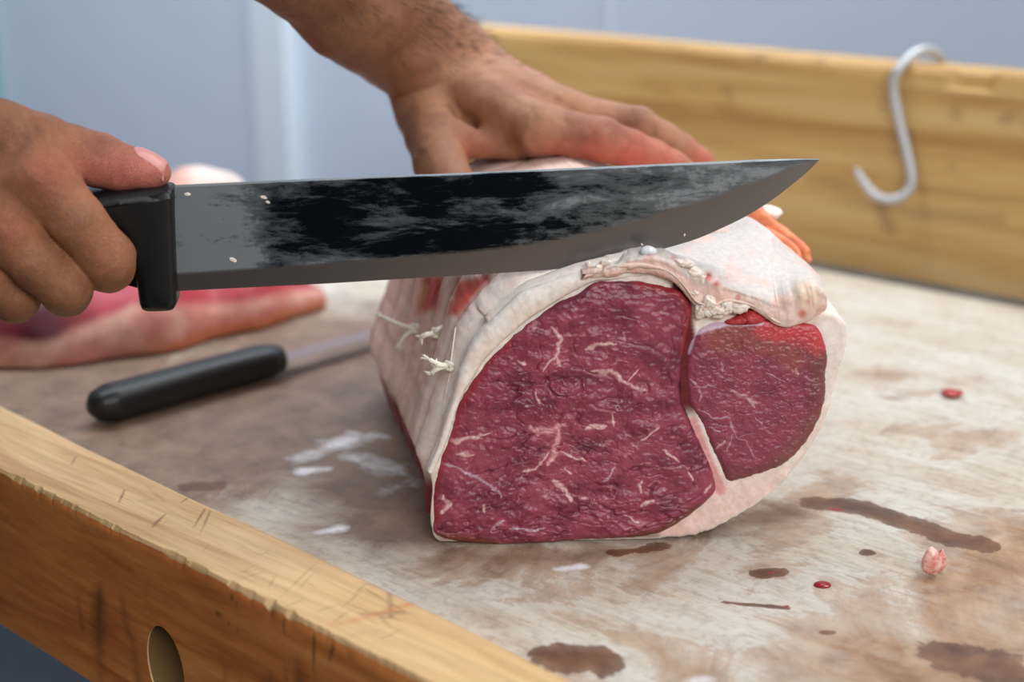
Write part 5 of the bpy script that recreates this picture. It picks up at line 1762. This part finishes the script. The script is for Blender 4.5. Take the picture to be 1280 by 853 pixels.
# dark hair on the left forearm and wrist
m = M('arm_hair'); m.s(Base_Color=L(40, 30, 26), Roughness=0.6); MAT_HAIR = m.m
rnd = random.Random(5)
g = Geo()
e1 = (FA - (WR1 + WR2) / 2); e1 /= np.linalg.norm(e1)
mw = (WR1 + WR2) / 2
tries = 0; made = 0
q1 = np.cross(e1, [0, 0, 1.0]); q1 /= np.linalg.norm(q1); q2 = np.cross(q1, e1)
while made < 900 and tries < 8000:
    tries += 1
    t = rnd.uniform(-0.02, 0.13); a = rnd.uniform(0, 2 * math.pi)
    ce = mw + e1 * t
    dv_ = q1 * math.cos(a) + q2 * math.sin(a)
    # denser on the outer (upper right) side of the arm
    if dv_ @ np.array([0.75, 0.45, 0.5]) < rnd.uniform(-0.5, 0.95):
        continue
    h_ = PB.ray_cast(Vector(ce + dv_ * 0.08), Vector(-dv_), 0.1)
    if h_[0] is None:
        continue
    p_ = np.array(h_[0]); n_ = np.array(h_[1])
    l_ = rnd.uniform(0.005, 0.012)
    t_ = -e1 * 0.9 + n_ * 0.5 + np.array([rnd.uniform(-.4, .4), rnd.uniform(-.4, .4), rnd.uniform(-.4, .4)])
    t_ /= np.linalg.norm(t_)
    g.tube(np.array([p_ - n_ * 0.0003, p_ + t_ * l_ * 0.5 + n_ * 0.0008, p_ + t_ * l_ + n_ * 0.0004]), [0.00013, 0.0001, 0.00003], 3)
    made += 1
hair = g.obj('arm_hair', MAT_HAIR, person)
hair['kind'] = 'stuff'
hair['label'] = 'dark hair on the left forearm'

# ------------------------------------------------------------------ second piece of meat lying behind
m_parts = [capsule(W(-60, 440, .96), W(60, 425, .965), .038, .040), capsule(W(60, 425, .965), W(190, 405, .985), .040, .034), capsule(W(190, 405, .99), W(300, 390, 1.03), .030, .026), capsule(W(300, 388, 1.035), W(388, 377, 1.07), .026, .013),
           capsule(W(-40, 370, 1.03), W(150, 350, 1.07), .055, .055), capsule(W(150, 350, 1.07), W(340, 352, 1.12), .050, .030), capsule(W(230, 300, 1.11), W(250, 262, 1.13), .040, .030), capsule(W(238, 250, 1.13), W(286, 238, 1.14), .022, .013)]


def sdf_meat(P):
    d = m_parts[0](P)
    for f in m_parts[1:]:
        d = smin(d, f(P), 0.02)
    d = d + 0.003 * fbm(P[:, 0] * 30, P[:, 1] * 30, P[:, 2] * 30, 8, 3)
    return np.maximum(d, 0.0005 - P[:, 2])


vm, fm_ = surface_nets(sdf_meat, (-0.52, 0.86, -0.01), (-0.08, 1.24, 0.20), 0.0028)
px, py = project(vm)
n1 = fbm(vm[:, 0] * 40, vm[:, 1] * 40, vm[:, 2] * 40, 21, 4)
col = mixc(np.broadcast_to(srgb(196, 126, 116), vm.shape), srgb(222, 174, 158), sstep(-0.3, 0.4, n1))
redl = [(-200, 340), (-200, 430), (0, 428), (70, 424), (120, 400), (165, 378), (220, 384), (300, 380), (360, 366), (420, 358), (420, 250), (250, 262), (180, 290), (-200, 300)]
rm = sstep(-7, 9, poly_sd(px, py, redl) + 9 * n1)
col = mixc(col, mixc(np.broadcast_to(srgb(160, 22, 42), vm.shape), srgb(96, 12, 28), sstep(140, 60, px) + 0.3 * n1), rm)  # darker red at left: shade under the hand painted in
col = mixc(col, srgb(186, 60, 84), 0.6 * rm * sstep(60, 30, np.hypot((px - 160) / 1.2, py - 362)))
col = mixc(col, srgb(222, 204, 196), (py < 262) * sstep(225, 250, px))
col = mixc(col, srgb(190, 104, 54), 0.75 * sstep(0.016, 0.004, vm[:, 2] + 0.004 * n1) * sstep(150, 200, px) * (py > 370))  # brown underside at right, its shade painted into the colour
meat = mesh_np('raw_meat_cut', vm, fm_, meat_mat('blurred_meat', 0.5, 0.1, 160, 0.3, 0.001), None, True, color=col)
tag(meat, 'smaller red and fatty raw meat cut lying behind the boning knife at left', 'meat')

# ------------------------------------------------------------------ scraps on the board
m = M('pink_scrap'); v = m.coord(); nn_ = m.noise(v, 300, 4)
m.s(Base_Color=m.ramp(nn_, [(0.35, L(214, 132, 122)), (0.65, L(240, 204, 190))]), Roughness=0.35, Subsurface_Weight=0.2, Subsurface_Radius=(0.003, 0.001, 0.001)); m.bump(nn_, 0.4, 0.0008)
base_p = G(1163, 720)
Vl, Fl = lump(np.zeros(3), 0.0052, 21, (0.85, 0.7, 1.35), 0.35)
V2_, F2_ = lump(np.zeros(3), 0.0038, 33, (0.6, 0.6, 1.5), 0.35)
Vl = Vl + base_p + [0, 0, -Vl[:, 2].min() + 0.0002]
V2_ = V2_ + G(1175, 715) + [0, 0.0, -V2_[:, 2].min() + 0.0002]
g = Geo().add(Vl, Fl).add(V2_, F2_)
tag(g.obj('fat_scrap', m.m), 'small pink fat scrap standing on the worktop at the right', 'scrap')
m = M('red_scrap'); m.s(Base_Color=L(168, 52, 52), Roughness=0.3); 
Vl, Fl = lump(np.zeros(3), 0.006, 51, (1.2, 0.9, 0.35), 0.3)
Vl = Vl + G(1190, 496) + [0, 0, -Vl[:, 2].min() + 0.0002]
tag(mesh_np('meat_scrap', Vl, Fl, m.m), 'small red meat scrap on the worktop right of the roast', 'scrap')
m = M('blood'); m.s(Base_Color=L(140, 8, 18), Roughness=0.08)
Vl, Fl = lump(np.zeros(3), 0.0036, 61, (1.15, 0.9, 0.3), 0.08)
Vl = Vl + G(1028, 732) + [0, 0, 0.0003]; Vl[:, 2] = np.maximum(Vl[:, 2], -0.0004)
tag(mesh_np('blood_drop', Vl, Fl, m.m), 'small glossy dark red drop of blood on the worktop before the roast', 'drop')
